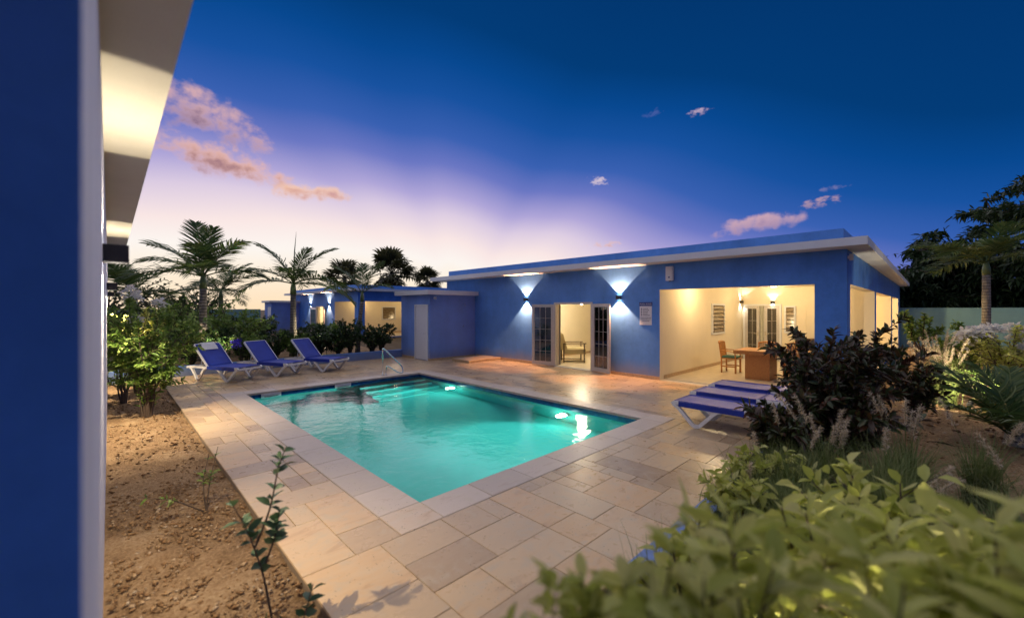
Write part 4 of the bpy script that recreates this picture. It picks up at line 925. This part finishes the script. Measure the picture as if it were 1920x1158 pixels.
shrub('garden_bush', 'small slender tree in front of the pale green wall', (18.5, .25, -.05), 2.25, .5, 6, 800, .15, .07, LF_GREEN, 603, 'tree', None, .5)
shrub('garden_bush', 'fine-leaved rounded bush with garden light at the path', (12.3, -.85, -.05), .85, .6, 12, 2600, .08, .022, LF_GREEN, 604, 'bush', None, .05, twigs=8)
shrub('garden_bush', 'low orange-brown bush at the end of the path', (14.6, .1, -.05), .5, .4, 8, 700, .08, .04, LF_DEAD, 605, 'bush', None, .05)
cy = thing('cycad', 'low feathery palm with stiff fronds at the right edge of the path', 'palm', (9.5, -.85, -.05))
for k, (a_, p_, l_) in enumerate(auto_fr(16, 12, 25, 75) and [(a, p, l) for a, p, l, _ in auto_fr(16, 12, 25, 75)]):
    f = link('frond', FR[k % 3], cy, (0, 0, .1)); f.scale = (1.25*l_,)*3; f.rotation_euler = (0, -R(p_), R(a_))
m = MB(); m.tube([(0, 0, 0), (0, 0, .2)], [.12, .09], 8); m.build('trunk', TRUNK, cy)
# big trees behind the boundary wall
def tree(label, loc, h, cr, seed, n=9000):
    o = thing('broad_tree', label, 'tree', loc, 0, 'trees beyond the boundary wall'); r = np.random.RandomState(seed); m = MB(); P = []; Dd = []
    m.tube([(0, 0, 0), (.1, .1, h*.25), (0, .2, h*.45)], [.35, .27, .2], 8)
    for k in range(16):
        a = r.rand()*6.28; e_ = np.array([math.cos(a)*cr*r.uniform(.35, 1), math.sin(a)*cr*r.uniform(.35, 1), h*r.uniform(.35, 1.)]); s0 = np.array([0, .1, h*r.uniform(.2, .45)]); mid = (s0+e_)/2+np.array([0, 0, h*.06]); m.tube([s0, mid, e_], [.13, .08, .03], 5)
        for b in range(9):
            t = r.uniform(.45, 1); q = s0*(1-t)+e_*t+r.normal(0, .25, 3); az_ = r.rand()*6.28; ln = cr*r.uniform(.22, .5); w_ = q+np.array([math.cos(az_)*ln, math.sin(az_)*ln, ln*r.uniform(-.35, .35)]); m.tube([q, (q+w_)/2+np.array([0, 0, .1]), w_], [.03, .02, .008], 4)
            c = n//144; tt = r.rand(c); pts = q+(w_-q)*tt[:, None]+r.normal(0, .16, (c, 3))*np.array([1, 1, .5]); P.append(pts); Dd.append(unit(r.normal(0, 1, (c, 3))+unit(w_-q)*.9-np.array([0, 0, .3])))
    m.build('trunk', BARK, o); P, Dd = np.concatenate(P), np.concatenate(Dd); k = len(P); V, F = leaves_np(P, Dd, .46*r.uniform(.6, 1.2, k), .14*r.uniform(.7, 1.2, k), r, .2, .25); link('crown', tri_mesh('crown', V, F, LF_TREE), o); return o
tree('tallest feathery tree at the upper right beyond the wall', (36.5, -4.2, -.1), 9.2, 4.6, 1, 18000)
tree('lower dark tree beyond the wall beside the villa eave', (36.5, 1.6, -.1), 5.9, 3.6, 2, 12000)
tree('dark tree filling the gap behind the grey-trunked palm', (37., -1.8, -.1), 6.4, 3.6, 3, 12000)
tree('dark low tree at the far right beyond the wall', (35., -8.5, -.1), 7.0, 3.8, 4, 10000)
# foreground leaves close to the camera
FG = 'broad-leaved plants close to the camera'
def fg(label, loc, h, rad, n, L, W, seed):
    return shrub('broad_leaf_plant', label, loc, h, rad, 9, n, L, W, LF_LIGHT, seed, 'plant', FG, .35, up=.15, twigs=4)
def soft(label, loc, h, rad, n, seed, L=.17, W=.042):
    return shrub('soft_leaf_plant', label, loc, h, rad, 9, n, L, W, LF_LIGHT, seed, 'plant', FG, .45, up=-.1, twigs=5, thick=.3)
soft('pale yellow-green plant right in front of the camera, lower right', (1.05, .12, -.05), 1.74, .32, 620, 701)
soft('pale yellow-green plant at the right edge close to the camera', (1.28, -.22, -.05), 1.76, .34, 620, 702)
soft('pale yellow-green plant between camera and kerb', (1.35, .25, -.05), 1.55, .34, 560, 703)
soft('pale yellow-green plant behind the right-edge one', (1.62, -.15, -.05), 1.62, .36, 560, 704)
soft('pale yellow-green plant at the bottom centre over the paving', (.72, .56, -.05), 1.60, .22, 380, 705, .10, .05)
soft('pale yellow-green plant at the bottom, right of the centre one', (.95, .36, -.05), 1.66, .25, 420, 706, .11, .05)
soft('pale yellow-green plant at the bottom between its two neighbours', (.84, .46, -.05), 1.62, .2, 330, 707, .11, .05)
fg('light green broad-leaved plant in the middle of the bed', (2.3, .3, -.05), 1.15, .45, 480, .18, .075, 709)
fg('light green broad-leaved plant right of the middle of the bed', (2.6, -.2, -.05), 1.2, .5, 480, .19, .08, 710)
fg('light green broad-leaved plant farthest back, beside the plumed grass', (3.5, .25, -.05), 1.02, .45, 420, .17, .07, 711)
fg('light green broad-leaved plant behind the kerb end', (2.2, .85, -.05), .9, .36, 380, .15, .07, 712)
for i, (x, y, h, lb) in enumerate(((2.5, 1.0, .6, 'soft green grass clump nearest the kerb end'), (2.9, .55, .75, 'soft green grass clump just behind the broad leaves'), (3.5, .45, .8, 'tall soft grass clump in the middle of the bed'), (3.9, .7, .75, 'soft grass clump leaning over the kerb'), (3.6, -.2, .85, 'tall soft grass clump towards the right edge'), (4.7, .95, .75, 'soft grass clump along the kerb beyond the middle'), (5.2, .3, .85, 'tall grass clump before the plumed grasses'), (4.3, -.4, .85, 'grass clump between middle bed and path'), (5.5, 1.15, .7, 'grass clump along the kerb by the low dark red bush'), (4.3, 1.25, .55, 'short grass clump spilling over the kerb near its visible end'), (5.0, 1.28, .55, 'short grass clump spilling over the kerb farther along'), (6.6, 1.3, .5, 'short grass clump at the kerb beside the flat loungers'), (7.4, 1.3, .5, 'short grass clump at the kerb below the tallest red bush'))):
    grass(lb, (x, y, -.06), 620, h, 540+i, 1 if i > 4 else 0, rad=.3)

fg('low broad-leaved plant spilling over the kerb', (4.0, 1.2, -.05), .55, .35, 380, .13, .06, 714)
fg('low broad-leaved plant over the kerb, farther along', (4.8, 1.22, -.05), .6, .38, 380, .13, .06, 713)

# garden spike lights: one by the path, the others added to brighten planting
def spike(label, loc, direction, power, half=55):
    o = thing('garden_light', label, 'garden light', loc, 0, 'garden spike lights'); d = Vector(direction).normalized(); m = MB(); m.tube([(0, 0, -.05), (0, 0, .16)], .01, 6); m.build('spike', LAMPM, o)
    c = Vector((0, 0, .2)); m = MB(); m.tube([c-d*.05, c+d*.05], .04, 12); m.build('housing', LAMPM, o); m = MB(); m.tube([c+d*.051, c+d*.055], .032, 12); m.build('lamp_lens', E_WARM, o)
    spot(o, c+d*.07, d, power, half, .5, (1, .84, .58), .03); return o
spike('small garden light glowing in the fine-leaved bush by the path', (11.5, -.5, -.02), (.75, -.3, .5), 300)
spike('added fill light in front of the golden grass', (10.9, -.2, -.02), (.8, .05, .45), 240)  # added to brighten the grass
spike('added fill light among the bushes behind the first lounger', (2.2, 15.5, .2), (.15, .6, .8), 330)  # no lamp known here, added to lift the palms
spike('added fill light at the foot of the foreground plants', (.8, -.15, -.02), (.7, .05, .75), 420, 44)  # invented lamp that lights the leaves nearest the camera
spike('added fill light low among the pale strap leaves', (2.3, .75, -.02), (.35, -.6, .6), 150, 68)  # added inside the bed to light the leaves around it
spike('added fill light behind the hedge near the leaning palm', (6.0, 16.4, .2), (-.5, .3, .9), 220)  # added uplight for the palms behind the hedge
